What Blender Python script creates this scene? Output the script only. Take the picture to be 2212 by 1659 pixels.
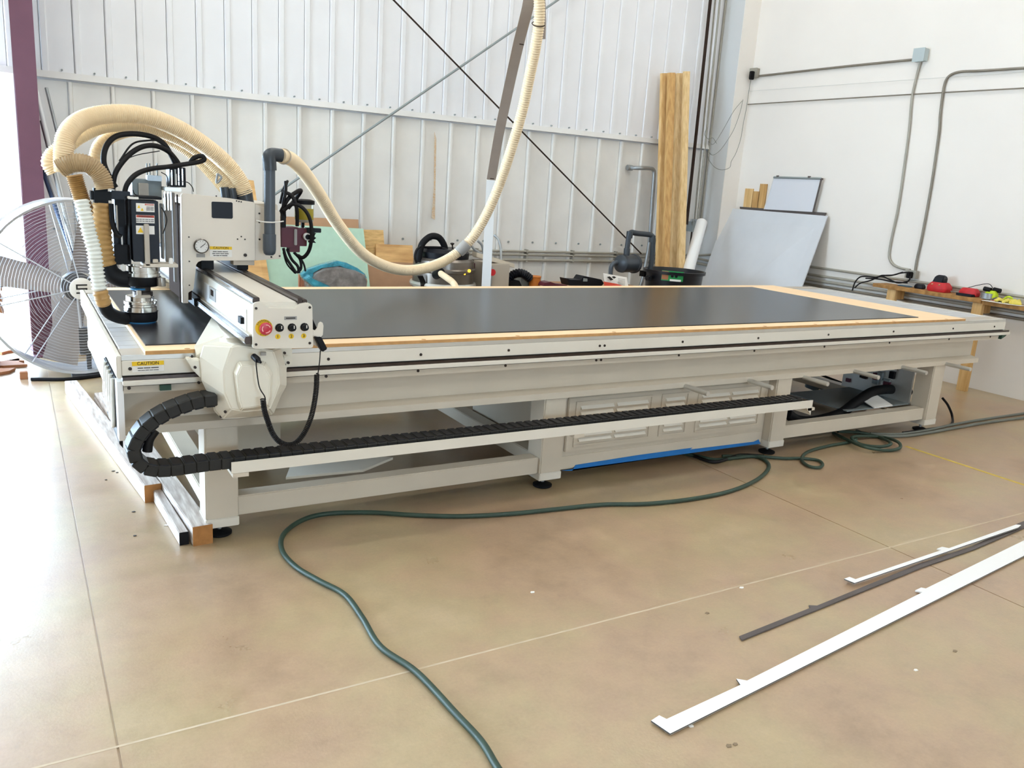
import bpy, bmesh, math, random
from mathutils import Vector, Matrix
from math import sin, cos, pi, radians
random.seed(7)
for o in list(bpy.data.objects): bpy.data.objects.remove(o)
sc = bpy.context.scene
COL = sc.collection

# ---------------------------------------------------------------- camera
W_, H_ = 2212, 1659
F_, PITCH, ROLL, YAW, HC = 1793.57, 0.2333178, 0.0673566, 0.5478235, 1.5
fw = Vector((sin(YAW)*cos(PITCH), cos(YAW)*cos(PITCH), -sin(PITCH)))
r0 = Vector((cos(YAW), -sin(YAW), 0)); u0 = r0.cross(fw)
rt = cos(ROLL)*r0 + sin(ROLL)*u0; up = -sin(ROLL)*r0 + cos(ROLL)*u0
cd = bpy.data.cameras.new('camera'); cam = bpy.data.objects.new('camera', cd); COL.objects.link(cam)
cd.sensor_width = 36; cd.lens = F_/W_*36; cd.clip_start = .05; cd.clip_end = 100
cam.matrix_world = Matrix(((rt.x, up.x, -fw.x, 0), (rt.y, up.y, -fw.y, 0), (rt.z, up.z, -fw.z, HC), (0, 0, 0, 1)))
sc.camera = cam
# ---------------------------------------------------------------- light
w = bpy.data.worlds.new('sky'); sc.world = w; w.use_nodes = True
bg = w.node_tree.nodes['Background']; bg.inputs[0].default_value = (.57, .775, 1, 1); bg.inputs[1].default_value = 26
def area(loc, sx, sy, power, color, rot=(0, 0, 0), portal=False):
    d = bpy.data.lights.new('ceiling_light', 'AREA'); d.shape = 'RECTANGLE'; d.size = sx; d.size_y = sy
    d.energy = power; d.color = color
    o = bpy.data.objects.new('light_source', d); COL.objects.link(o); o.location = loc; o.rotation_euler = rot
    if portal:
        try: d.cycles.is_portal = True
        except Exception: pass
    return o
LAMPS = [(x, y) for y in (-2.5, 0.6, 3.6, 6.0) for x in (-1.5, 2.0, 5.5)]
for x, y in LAMPS: area((x, y, 5.75), 1.2, .5, 25, (1, .97, .915))
area((1.7, -4.97, 1.7), 1.3, 1.3, 1, (1, 1, 1), (pi/2, 0, 0), True)  # portal of the front opening, which is added as frontal fill
area((-3.97, 6.0, 1.3), 2.2, 2.6, 1, (1, 1, 1), (0, -pi/2, 0), True)
area((-1.95, 7.62, 1.04), 4.0, 2.08, 1, (1, 1, 1), (-pi/2, 0, 0), True)
vs = sc.view_settings
vs.view_transform = 'Standard'; vs.look = 'None'; vs.gamma = 1; vs.use_curve_mapping = False; vs.exposure = 0.0

# ---------------------------------------------------------------- helpers
def dirv(px, py): return rt*((px-W_/2)/F_) - up*((py-H_/2)/F_) + fw
O_ = Vector((0, 0, HC))
def A(px, py, Y):
    d = dirv(px, py); return O_ + d*(Y/d.y)
def AX(px, py, X):
    d = dirv(px, py); return O_ + d*(X/d.x)
def AZ(px, py, Z):
    d = dirv(px, py); return O_ + d*((Z-HC)/d.z)
def V(*a): return Vector(a)
def path(l): return [A(*t) for t in l]
def srgb(h):
    h = h.lstrip('#'); c = [int(h[i:i+2], 16)/255 for i in (0, 2, 4)]
    return [(x/12.92 if x <= .04045 else ((x+.055)/1.055)**2.4) for x in c]
MATS = {}
def mat(name, hexc, rough=.5, metal=0, var=0.0, scale=6, bump=0, bscale=60, coat=0, trans=0, alpha=1, emit=0, stretch=(1, 1, 1), col2=None, ior=1.45, spec=.5):
    m = bpy.data.materials.new(name); m.use_nodes = True; nt = m.node_tree; N = nt.nodes; Lk = nt.links
    b = N['Principled BSDF']; c = srgb(hexc)
    b.inputs['Base Color'].default_value = (*c, 1); b.inputs['Roughness'].default_value = rough
    b.inputs['Metallic'].default_value = metal; b.inputs['Coat Weight'].default_value = coat
    b.inputs['Transmission Weight'].default_value = trans; b.inputs['Alpha'].default_value = alpha; b.inputs['IOR'].default_value = ior
    b.inputs['Specular IOR Level'].default_value = spec
    if emit: b.inputs['Emission Color'].default_value = (*c, 1); b.inputs['Emission Strength'].default_value = emit
    if var or bump or col2:
        g = N.new('ShaderNodeNewGeometry'); mp = N.new('ShaderNodeMapping'); mp.inputs['Scale'].default_value = stretch
        Lk.new(g.outputs['Position'], mp.inputs['Vector'])
    if var or col2:
        n = N.new('ShaderNodeTexNoise'); n.inputs['Scale'].default_value = scale; n.inputs['Detail'].default_value = 6
        Lk.new(mp.outputs[0], n.inputs['Vector'])
        r = N.new('ShaderNodeValToRGB'); r.color_ramp.elements[0].position = .3; r.color_ramp.elements[1].position = .7
        c2 = srgb(col2) if col2 else [x*(1-var) for x in c]
        r.color_ramp.elements[0].color = (*c2, 1); r.color_ramp.elements[1].color = (*[min(1, x*(1+var*.5)) for x in c], 1)
        Lk.new(n.outputs['Fac'], r.inputs[0]); Lk.new(r.outputs[0], b.inputs['Base Color'])
    if bump:
        n2 = N.new('ShaderNodeTexNoise'); n2.inputs['Scale'].default_value = bscale; n2.inputs['Detail'].default_value = 4
        Lk.new(mp.outputs[0], n2.inputs['Vector'])
        bp = N.new('ShaderNodeBump'); bp.inputs['Strength'].default_value = bump; bp.inputs['Distance'].default_value = .01
        Lk.new(n2.outputs['Fac'], bp.inputs['Height']); Lk.new(bp.outputs[0], b.inputs['Normal'])
    MATS[name] = m; return m

class MB:
    def __init__(s): s.v = []; s.f = []
    def add(s, vs_, fs):
        n = len(s.v); s.v += [Vector(x) for x in vs_]; s.f += [tuple(i+n for i in f) for f in fs]; return s
    def box(s, x0, y0, z0, x1, y1, z1):
        x0, x1 = min(x0, x1), max(x0, x1); y0, y1 = min(y0, y1), max(y0, y1); z0, z1 = min(z0, z1), max(z0, z1)
        v = [(x0,y0,z0),(x1,y0,z0),(x1,y1,z0),(x0,y1,z0),(x0,y0,z1),(x1,y0,z1),(x1,y1,z1),(x0,y1,z1)]
        return s.add(v, [(0,3,2,1),(4,5,6,7),(0,1,5,4),(1,2,6,5),(2,3,7,6),(3,0,4,7)])
    def cbox(s, c, d, M=None):
        v = [Vector((i*d[0]/2, j*d[1]/2, k*d[2]/2)) for k in (-1, 1) for i, j in ((-1,-1),(1,-1),(1,1),(-1,1))]
        if M is not None: v = [M @ x for x in v]
        v = [x+Vector(c) for x in v]
        return s.add(v, [(0,3,2,1),(4,5,6,7),(0,1,5,4),(1,2,6,5),(2,3,7,6),(3,0,4,7)])
    def prism(s, pts, vec):
        n = len(pts); vec = Vector(vec); p = [Vector(x) for x in pts]
        return s.add(p+[x+vec for x in p], [tuple(range(n)), tuple(range(2*n-1, n-1, -1))]+[(i, i+n, (i+1) % n+n, (i+1) % n) for i in range(n)])
    def loft(s, rings, caps=True, closed=True):
        n = len(rings[0]); v = [x for r in rings for x in r]; f = []
        for k in range(len(rings)-1):
            for i in range(n if closed else n-1):
                j = (i+1) % n; f.append((k*n+i, k*n+j, (k+1)*n+j, (k+1)*n+i))
        if caps: f.append(tuple(range(n-1, -1, -1))); f.append(tuple((len(rings)-1)*n+i for i in range(n)))
        return s.add(v, f)
    def tube(s, pts, r, n=10, caps=True, closed=False):
        pts = [Vector(p) for p in pts]; k = len(pts); rr = r if isinstance(r, (list, tuple)) else [r]*k
        t = [(pts[min(i+1, k-1)]-pts[max(i-1, 0)]).normalized() for i in range(k)]
        if closed: t = [(pts[(i+1) % k]-pts[i-1]).normalized() for i in range(k)]
        a = Vector((0, 0, 1)) if abs(t[0].z) < .9 else Vector((1, 0, 0))
        nn = (a - t[0]*a.dot(t[0])).normalized(); rings = []
        for i in range(k):
            nn = (nn - t[i]*nn.dot(t[i])).normalized(); b = t[i].cross(nn)
            rings.append([pts[i]+(nn*cos(2*pi*j/n)+b*sin(2*pi*j/n))*rr[i] for j in range(n)])
        if closed: rings.append(rings[0]); return s.loft(rings, False)
        return s.loft(rings, caps)
    def cyl(s, p0, p1, r0, r1=None, n=20): return s.tube([p0, p1], [r0, r0 if r1 is None else r1], n)
    def lathe(s, c, axis, prof, n=28):
        c = Vector(c); ax = Vector(axis).normalized(); a = Vector((0, 0, 1)) if abs(ax.z) < .9 else Vector((1, 0, 0))
        e1 = (a-ax*a.dot(ax)).normalized(); e2 = ax.cross(e1)
        return s.loft([[c+ax*h+(e1*cos(2*pi*j/n)+e2*sin(2*pi*j/n))*r for j in range(n)] for r, h in prof], True)
    def build(s, name, m, parent=None, bevel=0, smooth=False, kind=None, label=None, cat=None, group=None, seg=2):
        org = Vector((0, 0, 0))
        if parent is not None: org = Vector(parent.get('_org', (0, 0, 0)))
        me = bpy.data.meshes.new(name); me.from_pydata([tuple(v-org) for v in s.v], [], s.f)
        bm = bmesh.new(); bm.from_mesh(me); bmesh.ops.recalc_face_normals(bm, faces=bm.faces)
        if bevel:
            ed = [e for e in bm.edges if len(e.link_faces) == 2 and e.calc_face_angle(0) > .5]
            bmesh.ops.bevel(bm, geom=ed, offset=bevel, segments=seg, affect='EDGES', clamp_overlap=True)
        bm.to_mesh(me); bm.free()
        if smooth:
            for p in me.polygons: p.use_smooth = True
            try: me.set_sharp_from_angle(angle=radians(38))
            except Exception: pass
        me.materials.append(MATS[m] if isinstance(m, str) else m)
        o = bpy.data.objects.new(name, me); COL.objects.link(o)
        if parent is not None: o.parent = parent; o['_org'] = tuple(org)
        tag(o, label, cat, group, kind); return o
def tag(o, label=None, cat=None, group=None, kind=None):
    if label: o['label'] = label
    if cat: o['category'] = cat
    if group: o['group'] = group
    if kind: o['kind'] = kind
    return o
def thing(name, label, cat, loc=(0, 0, 0), group=None):
    o = bpy.data.objects.new(name, None); COL.objects.link(o); o.location = loc; o['_org'] = tuple(loc); o.empty_display_size = .1
    return tag(o, label, cat, group)
def smoothpath(pts, n=8):
    pts = [Vector(p) for p in pts]; P = [2*pts[0]-pts[1]]+pts+[2*pts[-1]-pts[-2]]; out = []
    for i in range(1, len(P)-2):
        for k in range(n):
            t = k/n; a, b, c, d = P[i-1], P[i], P[i+1], P[i+2]
            out.append(.5*((2*b)+(c-a)*t+(2*a-5*b+4*c-d)*t*t+(-a+3*b-3*c+d)*t**3))
    out.append(pts[-1]); return out
def resample(pts, step):
    out = [pts[0].copy()]; acc = 0
    for a, b in zip(pts, pts[1:]):
        L = (b-a).length; d = step-acc
        while d <= L and L > 0: out.append(a.lerp(b, d/L)); d += step
        acc = (acc+L) % step
    return out
def ribbed(mb, pts, r, pitch=.008, amp=.0025, n=16):
    q = resample(smoothpath(pts, 12), pitch/2); rr = [r+(amp if i % 2 else -amp) for i in range(len(q))]
    return mb.tube(q, rr, n)
def text(body, loc, right, upv, size, m, parent, name='lettering', depth=.0004, extr=.0006):
    if body.upper() not in ('CAUTION', 'WARNING') and len(body) > 4:
        # too small to read in the photograph: a row of word-length dashes
        Rr = Vector(right).normalized(); Uu = Vector(upv).normalized(); Nn = Rr.cross(Uu); words = [len(w_)*size*.5 for w_ in body.split()]
        x = -(sum(words)+size*.35*(len(words)-1))/2; mb = MB(); c0_ = Vector(loc)+Nn*depth
        for wl in words:
            a_ = c0_+Rr*x-Uu*size*.2; mb.prism([a_, a_+Rr*wl, a_+Rr*wl+Uu*size*.4, a_+Uu*size*.4], Nn*extr); x += wl+size*.35
        return mb.build('printed_line', m, parent, kind='stuff')
    cu = bpy.data.curves.new(name, 'FONT'); cu.body = body; cu.size = size; cu.align_x = 'CENTER'; cu.align_y = 'CENTER'; cu.extrude = extr
    t = bpy.data.objects.new(name+'_curve', cu); COL.objects.link(t)
    dg = bpy.context.evaluated_depsgraph_get(); me = bpy.data.meshes.new_from_object(t.evaluated_get(dg)); bpy.data.objects.remove(t)
    R = Vector(right).normalized(); U = Vector(upv).normalized(); Nn = R.cross(U)
    org = Vector(parent.get('_org', (0, 0, 0)))
    for v in me.vertices: v.co = Vector(loc)-org+R*v.co.x+U*v.co.y+Nn*(v.co.z+depth)
    me.materials.clear(); me.materials.append(MATS[m]); me.name = name
    o = bpy.data.objects.new(name, me); COL.objects.link(o); o.parent = parent; o['_org'] = tuple(org); return o
def bolts(parent, spots, axis, r, m='dark_steel', name='bolt', d=.004):
    for p in spots: MB().cyl(Vector(p), Vector(p)+Vector(axis)*d, r, n=10).build(name, m, parent)
def subdiv_ring(c, r, ax, n=40):
    ax = Vector(ax).normalized(); a = Vector((0, 0, 1)); e1 = (a-ax*a.dot(ax)).normalized(); e2 = ax.cross(e1)
    return [Vector(c)+(e1*cos(2*pi*j/n)+e2*sin(2*pi*j/n))*r for j in range(n)]

# ---------------------------------------------------------------- materials
mat('wall_metal', '#ece9e2', .45, 0, .06, 3, .02, 20)
mat('wall_metal_up', '#f2f2f3', .45, 0, .03, 3)
mat('drywall', '#f5efe6', .8, 0, .03, 1.2)
mat('pier_grey', '#dcdddb', .8, 0, .03, 1.2)
mat('wall_trim', '#e6e4df', .5)
mat('purple_steel', '#6b4553', .5, 0, .08, 8)
mat('ceiling_white', '#e8e8e6', .8)
mat('lamp_white', '#fff7ea', .5, emit=6)
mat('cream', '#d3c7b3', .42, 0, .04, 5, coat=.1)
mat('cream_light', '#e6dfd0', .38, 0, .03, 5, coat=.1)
mat('cream_head_lit', '#eadfce', .4, 0, .03, 5)  # frame cream lightened to paint in the stronger light high on the head
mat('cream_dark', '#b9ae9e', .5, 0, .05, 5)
mat('casting', '#ebe5d4', .35, 0, .03, 6, coat=.3)
mat('aluminium', '#cfcdc6', .35, .6, .06, 10)
mat('slat_alu', '#c2c3c4', .45, .15, .08, 12)
mat('chrome', '#d0cdc8', .12, 1)
mat('steel', '#8d877f', .3, .9, .2, 20)
mat('rail_steel', '#4f4642', .25, .8, .2, 30)
mat('dark_steel', '#3b332e', .4, .7)
mat('brown_dark', '#3c312b', .9, spec=.03)
mat('plate_grey', '#8a857f', .75, 0, .1, 12, spec=.12)
mat('stud_gap_shade', '#a97a48', .7, 0, .2, 5, stretch=(6, 6, .5))
mat('stud4', '#edcf9c', .65, 0, .15, 7, stretch=(6, 6, .5), col2='#d9b47a')
mat('black', '#0c0d11', .5, spec=.25)
mat('black_plastic', '#12141b', .4, spec=.3)
mat('black_rubber', '#131417', .6, spec=.25)
mat('chain_black', '#1c1b18', .55, 0, .2, 30)
mat('pvc_grey', '#4e565e', .35)
mat('pvc_dark', '#3a4046', .35)
mat('mdf', '#ffdcb0', .6, 0, .03, 8)
mat('mdf_edge', '#c79760', .8, 0, .15, 30)
mat('lam_black', '#26262a', .26, 0, .12, 4, .02, 40)
mat('hose_beige', '#f7e0ba', .5, 0, .04, 8)
mat('hose_tan', '#b79d78', .5, 0, .12, 30)
mat('hose_brown', '#b58d55', .45, 0, .15, 30)
mat('hose_white', '#eef0e8', .4, 0, .04, 30)
mat('maroon', '#5e2532', .45, 0, .1, 10)
mat('yellow', '#f2c71c', .5)
mat('label_white', '#f0ede6', .55)
mat('label_grey', '#a8a49e', .6)
mat('label_red', '#c5472f', .5)
mat('ink', '#2a2724', .6)
mat('red_button', '#c03040', .35)
mat('pink', '#f2a8a6', .4)
mat('red', '#c8262b', .5, 0, .15, 30)
mat('orange', '#c8762a', .5, 0, .1, 20)
mat('lime', '#c4d82c', .7, 0, .1, 30)
mat('glove_yellow', '#e9d663', .8, 0, .15, 30, .3, 60)
mat('oil_yellow', '#b9a738', .25, 0, .05, trans=.2)
mat('jar_clear', '#cfc8b4', .2, 0, trans=.3)
mat('glass', '#e8eceb', .05, 0, trans=.9)
mat('blue_tape', '#1f74bd', .5, 0, .06, 20)
mat('blue_band', '#2b7fb0', .4)
mat('teal_film', '#3f9db5', .2, 0, .35, 18, .8, 40, coat=.7)
mat('foil_grey', '#8f8b89', .25, .1, .35, 16, .8, 30, coat=.8)
mat('green_board', '#b4d4bd', .7, 0, .04, 20)
mat('brown_board', '#b58e6c', .8, 0, .06, 12)
mat('particle', '#b08969', .8, 0, .08, 12)
mat('ply', '#dfb578', .6, 0, .25, 4, stretch=(1, 1, 6), col2='#c4935a')
mat('osb', '#dcb87c', .7, 0, .3, 14, stretch=(1, 1, 4), col2='#c99e62')
mat('stud', '#e3bf86', .65, 0, .2, 5, stretch=(6, 6, .5), col2='#cfa263')
mat('stud2', '#d6ad70', .65, 0, .2, 5, stretch=(6, 6, .5), col2='#b98a50')
mat('stud_end', '#b27a42', .8, 0, .2, 30)
mat('post_wood', '#d8cfc6', .6, 0, .3, 10, stretch=(6, .6, 6), col2='#a8968a')
mat('bench_wood', '#b98a4e', .7, 0, .25, 20, col2='#8f6535')
mat('copper', '#cf8a6a', .5)
mat('white_tube', '#f1f1ef', .35, coat=.3)
mat('white_strip', '#fbfcfc', .35)
mat('strip_dark', '#5b5350', .5, 0, .1, 10)
mat('strip_core', '#4b463f', .7)
mat('grey_sheet', '#d5d8db', .55, 0, .04, 4)
mat('whiteboard', '#e3e6ec', .25, coat=.3)
mat('conduit', '#8d8578', .45, .5, .15, 10)
mat('conduit_light', '#aaa598', .5, .3, .06, 10)
mat('conduit_white', '#d9d7cf', .5)
mat('galv', '#a5a9aa', .4, .6, .1, 20)
mat('elec_grey', '#8f9796', .55)
mat('elec_box', '#b5bfbe', .5)
mat('cable_black', '#151416', .5, spec=.3)
mat('cable_grey', '#72756c', .5)
mat('green_hose', '#35493c', .5, 0, .15, 10)
mat('tank_metal', '#7d756c', .3, .7, .2, 8)
mat('tub_black', '#101218', .35)
mat('label_green', '#1f8a44', .4)
mat('rust', '#c49a6a', .9, 0, .3, 60, col2='#d9cdb8')
mat('fan_metal', '#d5d8de', .3, .75)
mat('fan_blade', '#a19a97', .35, .5)
mat('fan_dark', '#5a5a5c', .5, .2)
mat('tank_grey', '#8a8792', .35, .3)
mat('louver_brown', '#8a7468', .6)
mat('bin_blue', '#4f6672', .4)
mat('rope_yellow', '#e6cf2c', .7)
mat('paper', '#f3f0ea', .7)
mat('paper_red', '#d8452c', .6)
mat('scrap', '#a9714b', .8)
mat('boom_shade_grey', '#a3958a', .6, 0, .06, 10)
mat('green_bit', '#2f4d3c', .5)
mat('gauge_face', '#e4e0d8', .3)
mat('bolt_blue', '#3a4a66', .4)
mat('amber', '#f0c040', .3, emit=1.5)
mat('chip', '#8c7a63', .8)
mat('outside_ground', '#e6e6e4', .9)
# floor: stained polished concrete
def floor_mat():
    m = bpy.data.materials.new('concrete'); m.use_nodes = True; nt = m.node_tree; N = nt.nodes; Lk = nt.links; b = N['Principled BSDF']
    g = N.new('ShaderNodeNewGeometry')
    def noise(s, d=6, r=.6):
        n = N.new('ShaderNodeTexNoise'); n.inputs['Scale'].default_value = s; n.inputs['Detail'].default_value = d; n.inputs['Roughness'].default_value = r
        Lk.new(g.outputs['Position'], n.inputs['Vector']); return n
    def ramp(n, st):
        r = N.new('ShaderNodeValToRGB'); els = r.color_ramp.elements
        while len(els) < len(st): els.new(.5)
        for e, (p, c) in zip(els, st): e.position = p; e.color = (*srgb(c), 1) if isinstance(c, str) else (c, c, c, 1)
        Lk.new(n.outputs['Fac'], r.inputs[0]); return r
    a = ramp(noise(1.3, 7, .62), [(.28, '#a08568'), (.42, '#b59779'), (.5, '#b69b79'), (.58, '#b6a07a'), (.72, '#c1a987')])
    bb = ramp(noise(6, 9, .75), [(.34, .86), (.62, 1.02)])
    c = ramp(noise(90, 3, .6), [(.3, .95), (.7, 1.03)])
    d = ramp(noise(2.7, 4, .6), [(.34, .93), (.44, 1.0)])
    prev = a.outputs[0]
    for q in (bb, c, d):
        mx = N.new('ShaderNodeMix'); mx.data_type = 'RGBA'; mx.blend_type = 'MULTIPLY'; mx.inputs[0].default_value = 1
        Lk.new(prev, mx.inputs[6]); Lk.new(q.outputs[0], mx.inputs[7]); prev = mx.outputs[2]
    Lk.new(prev, b.inputs['Base Color'])
    rr = ramp(noise(3, 5), [(.3, .27), (.7, .40)]); Lk.new(rr.outputs[0], b.inputs['Roughness'])
    b.inputs['Specular IOR Level'].default_value = 1.0
    bp = N.new('ShaderNodeBump'); bp.inputs['Strength'].default_value = .06; bp.inputs['Distance'].default_value = .01
    n = noise(120, 4); Lk.new(n.outputs['Fac'], bp.inputs['Height']); Lk.new(bp.outputs[0], b.inputs['Normal'])
    MATS['concrete'] = m
floor_mat()

# ---------------------------------------------------------------- room
YB, XR, XL, YF, ZC = 7.65, 7.375, -4.0, -5.0, 6.0
fl = MB().box(-4.2, -5.2, -.06, 7.5, 9.5, -.004).build('floor', 'concrete', kind='structure')
JX = [-4.2, .155, 3.385, 7.45]; JY = [-5.2, -1.3, 2.12, 9.5]; g_ = .003
for i in range(3):
    for j in range(3):
        MB().box(JX[i]+g_, JY[j]+g_, -.004, JX[i+1]-g_, JY[j+1]-g_, 0).build('slab', 'concrete', fl)
# painted yellow line on the slab
MB().box(4.985, 2.2, 0, 5.015, 3.15, .0006).build('trim_1', 'yellow_line' if 'yellow_line' in MATS else mat('yellow_line', '#cdb04e', .6, 0, .3, 20), kind='structure')
MB().box(-4, 2.116, -.0035, 7.37, 2.124, .0003).build('joint_sealant', mat('sealant', '#c9b79c', .8, 0, .1, 20), fl)
wb = MB().box(.06, YB, 0, 7.5, YB+.12, 2.08).box(XL, YB, 2.08, 7.5, YB+.12, ZC).build('wall_back', 'wall_metal_up', kind='structure')
def panel(x0, wd, z0, z1, y, rib, m, ribw=.035):
    # one pressed sheet pan with an upstanding rib at its left side
    mb = MB(); pts = [(x0, y), (x0+.008, y-rib), (x0+ribw-.008, y-rib), (x0+ribw, y), (x0+wd-.004, y), (x0+wd-.004, y+.01), (x0, y+.01)]
    mb.prism([(a, b, z0) for a, b in pts], (0, 0, z1-z0)); return mb.build('wall_panel', m, wb)
x = .145
while x < 7.3: panel(x, .30, 0.005, 2.06, YB-.012, .028, 'wall_metal'); x += .30
x = XL
while x < 7.3: panel(x, .225, 2.10, ZC, YB-.03, .012, 'wall_metal_up', .05); x += .225
# drip trim between the two panel runs
MB().prism([(XL, YB-.05, 2.075), (XL, YB-.06, 2.075), (XL, YB-.045, 2.125), (XL, YB-.012, 2.125), (XL, YB-.012, 2.075)], (7.14-XL, 0, 0)).build('trim_2', 'wall_trim', kind='structure')
x = .3
for i in range(int(7/.225)):   # screws along trim
    MB().cyl((-.04+.225*i, YB-.052, 2.14), (-.04+.225*i, YB-.03, 2.14), .007, n=8).build('screw', 'elec_grey', wb)
for i in range(24):
    MB().cyl((.145+.30*i+.15, YB-.012, .93), (.145+.30*i+.15, YB-.024, .93), .010, n=8).build('screw', 'elec_grey', wb)
MB().box(XR, YF, 0, XR+.12, 7.8, ZC).build('wall_right', 'drywall', kind='structure')
# corner pier: grey side, room face painted paler as if lit
MB().box(7.14, 7.30, 0, XR+.02, YB+.05, ZC).build('wall_pier', 'pier_grey', kind='structure')
MB().box(7.138, 7.292, 0, XR, 7.301, ZC).build('pier_lit_face', 'drywall', kind='structure')
MB().box(XL-.1, YF-.1, 0, 0, YF, ZC).box(3.4, YF-.1, 0, XR+.1, YF, ZC).box(0, YF-.1, 2.6, 3.4, YF, ZC).box(0, YF-.1, 0, 3.4, YF, 1.05).box(0, YF-.1, 1.05, 1.05, YF, 2.6).box(2.35, YF-.1, 1.05, 3.4, YF, 2.6).box(1.05, YF-.1, 2.35, 2.35, YF, 2.6).build('wall_front', 'ceiling_white', kind='structure')  # opening added in this unseen wall for frontal light on the machine
wl = MB().box(XL-.1, YF, 0, XL, 4.9, ZC).box(XL-.1, 4.9, 2.6, XL, 7.1, ZC).box(XL-.1, 7.1, 0, XL, YB, ZC).build('wall_left', 'ceiling_white', kind='structure')
MB().box(XL-.1, YF-.1, ZC, XR+.1, YB+.12, ZC+.1).build('ceiling', 'ceiling_white', kind='structure')
MB().box(-16, -6, -.08, 9, 20, -.061).build('ground', 'outside_ground', kind='structure')
for x, y in LAMPS:
    t = thing('ceiling_light', 'white fluorescent fixture hanging under the ceiling', 'ceiling light', (x, y, 5.8), 'ceiling lights')
    MB().box(x-.62, y-.27, 5.8, x+.62, y+.27, 5.9).build('housing', 'ceiling_white', t)
    MB().cyl((x-.4, y, 5.9), (x-.4, y, 6), .01, n=8).cyl((x+.4, y, 5.9), (x+.4, y, 6), .01, n=8).build('hanger', 'galv', t)
# purple steel column (I section)
t = thing('steel_column', 'purple painted steel column standing at the left against the back wall', 'column', (.155, 7.3, 0))
MB().box(.085, 7.16, 0, .225, 7.172, ZC).build('flange', 'purple_steel', t)
MB().box(.150, 7.172, 0, .160, 7.56, ZC).build('web', 'purple_steel', t)
MB().box(.085, 7.56, 0, .225, 7.572, ZC).build('flange', 'purple_steel', t)
MB().box(.04, 7.10, 0, .27, YB-.06, .012).build('base_plate', 'purple_steel', t)

# ---------------------------------------------------------------- router table
T = thing('cnc_router', 'long cream router table on legs filling the middle of the shop', 'machine', (3.2, 4.2, 0))
def leg(x1, y0=3.315, wd=.13):
    mb = MB().box(x1-wd, y0, .09, x1, y0+.13, .49); o = mb.build('leg', 'cream', T, bevel=.006)
    MB().box(x1-wd-.002, y0-.002, .055, x1+.002, y0+.132, .095).build('leg_cap', 'cream_light', o, bevel=.003)
    c = V(x1-wd/2, y0+.065, 0)
    f = MB().lathe(c, (0, 0, 1), [(.045, 0), (.05, .004), (.05, .012), (.03, .02), (.012, .024)]).build('levelling_foot', 'black_rubber', o, smooth=True)
    MB().cyl(c+V(0, 0, .02), c+V(0, 0, .06), .009, n=10).build('foot_stud', 'galv', o)
for y0 in (3.315, 4.92):
    for x1 in (.738, 2.352, 4.005, 5.56): leg(x1, y0)
MB().box(.738, 3.335, .09, 2.222, 3.415, .175).build('lower_rail', 'cream', T, bevel=.004)
MB().box(4.005, 3.335, .095, 5.43, 3.415, .178).build('lower_rail', 'cream', T, bevel=.004)
MB().box(.738, 4.94, .09, 5.43, 5.02, .175).build('lower_rail', 'cream', T, bevel=.004)
for x in (.61, 2.23, 3.88, 5.44): MB().box(x+.01, 3.42, .10, x+.10, 4.93, .17).build('cross_rail', 'cream', T, bevel=.004)
# end legs side rails visible at the left
# top side beam front: channel section prism along x
def chan(y, s, x0, x1, name='side_beam', m='cream'):
    pts = [(y, .664), (y+.055, .650), (y+.055, .530), (y-.008, .518), (y-.008, .487), (y+.12, .487), (y+.12, .664)]
    return MB().prism([(x0, s(a), b) for a, b in pts], (x1-x0, 0, 0)).build(name, m, T)
chan(3.315, lambda a: a, .322, 5.93)
chan(3.315, lambda a: 8.355-a, .322, 5.93)
for x0 in (.323, 5.80): MB().box(x0, 3.44, .49, x0+.12, 4.91, .66).build('end_beam', 'cream', T, bevel=.004)
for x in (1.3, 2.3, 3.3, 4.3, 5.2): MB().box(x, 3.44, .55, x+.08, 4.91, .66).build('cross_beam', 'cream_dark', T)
# guide rail stack along the front
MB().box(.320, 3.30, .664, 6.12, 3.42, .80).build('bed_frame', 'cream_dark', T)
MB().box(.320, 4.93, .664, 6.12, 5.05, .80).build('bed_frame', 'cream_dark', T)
MB().box(.318, 3.28, .726, 6.14, 3.30, .782).build('side_plate', 'cream_light', T, bevel=.002)
MB().box(.318, 3.284, .783, 6.14, 3.30, .80).build('edge_strip', 'aluminium', T)
MB().box(.318, 3.272, .704, 6.19, 3.30, .722).build('rail_groove', 'rail_steel', T)
MB().box(.318, 3.262, .690, 6.19, 3.30, .709).build('guide_rail', 'cream_light', T, bevel=.002)
MB().box(.322, 3.292, .655, 6.10, 3.302, .683).build('flange_strip', 'cream', T)
MB().box(.322, 3.285, .683, 6.12, 3.30, .690).build('painted_shadow_gap', 'brown_dark', T)  # solid dark strip coloured in for the shade under the guide rail
for x in (.345, 1.10, 1.52, 1.97, 2.50, 2.53, 3.05, 3.62, 4.22, 4.85, 5.5, 6.0): bolts(T, [(x, 3.281, .752)], (0, -1, 0), .0065); bolts(T, [(x-.005, 3.293, .676)], (0, -1, 0), .0065)
MB().box(.445, 3.275, .662, .485, 3.291, .684).build('stop_block', 'green_bit', T)
MB().prism([(6.13, 3.28, .69), (6.19, 3.28, .69), (6.17, 3.28, .675), (6.12, 3.28, .655)], (0, .05, 0)).build('rail_stop', 'green_bit', T)
c0 = AX  # caution decal on the side plate
d = MB().box(.352, 3.2785, .738, .462, 3.2805, .778).build('caution_decal', 'label_white', T, label='white and yellow caution decal')
MB().box(.352, 3.277, .762, .462, 3.279, .778).build('yellow_band', 'yellow', d)
text('CAUTION', (.407, 3.2765, .770), (1, 0, 0), (0, 0, 1), .017, 'ink', d)
text('HEAVY MOVING MACHINE', (.407, 3.278, .753), (1, 0, 0), (0, 0, 1), .0075, 'ink', d)
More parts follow.
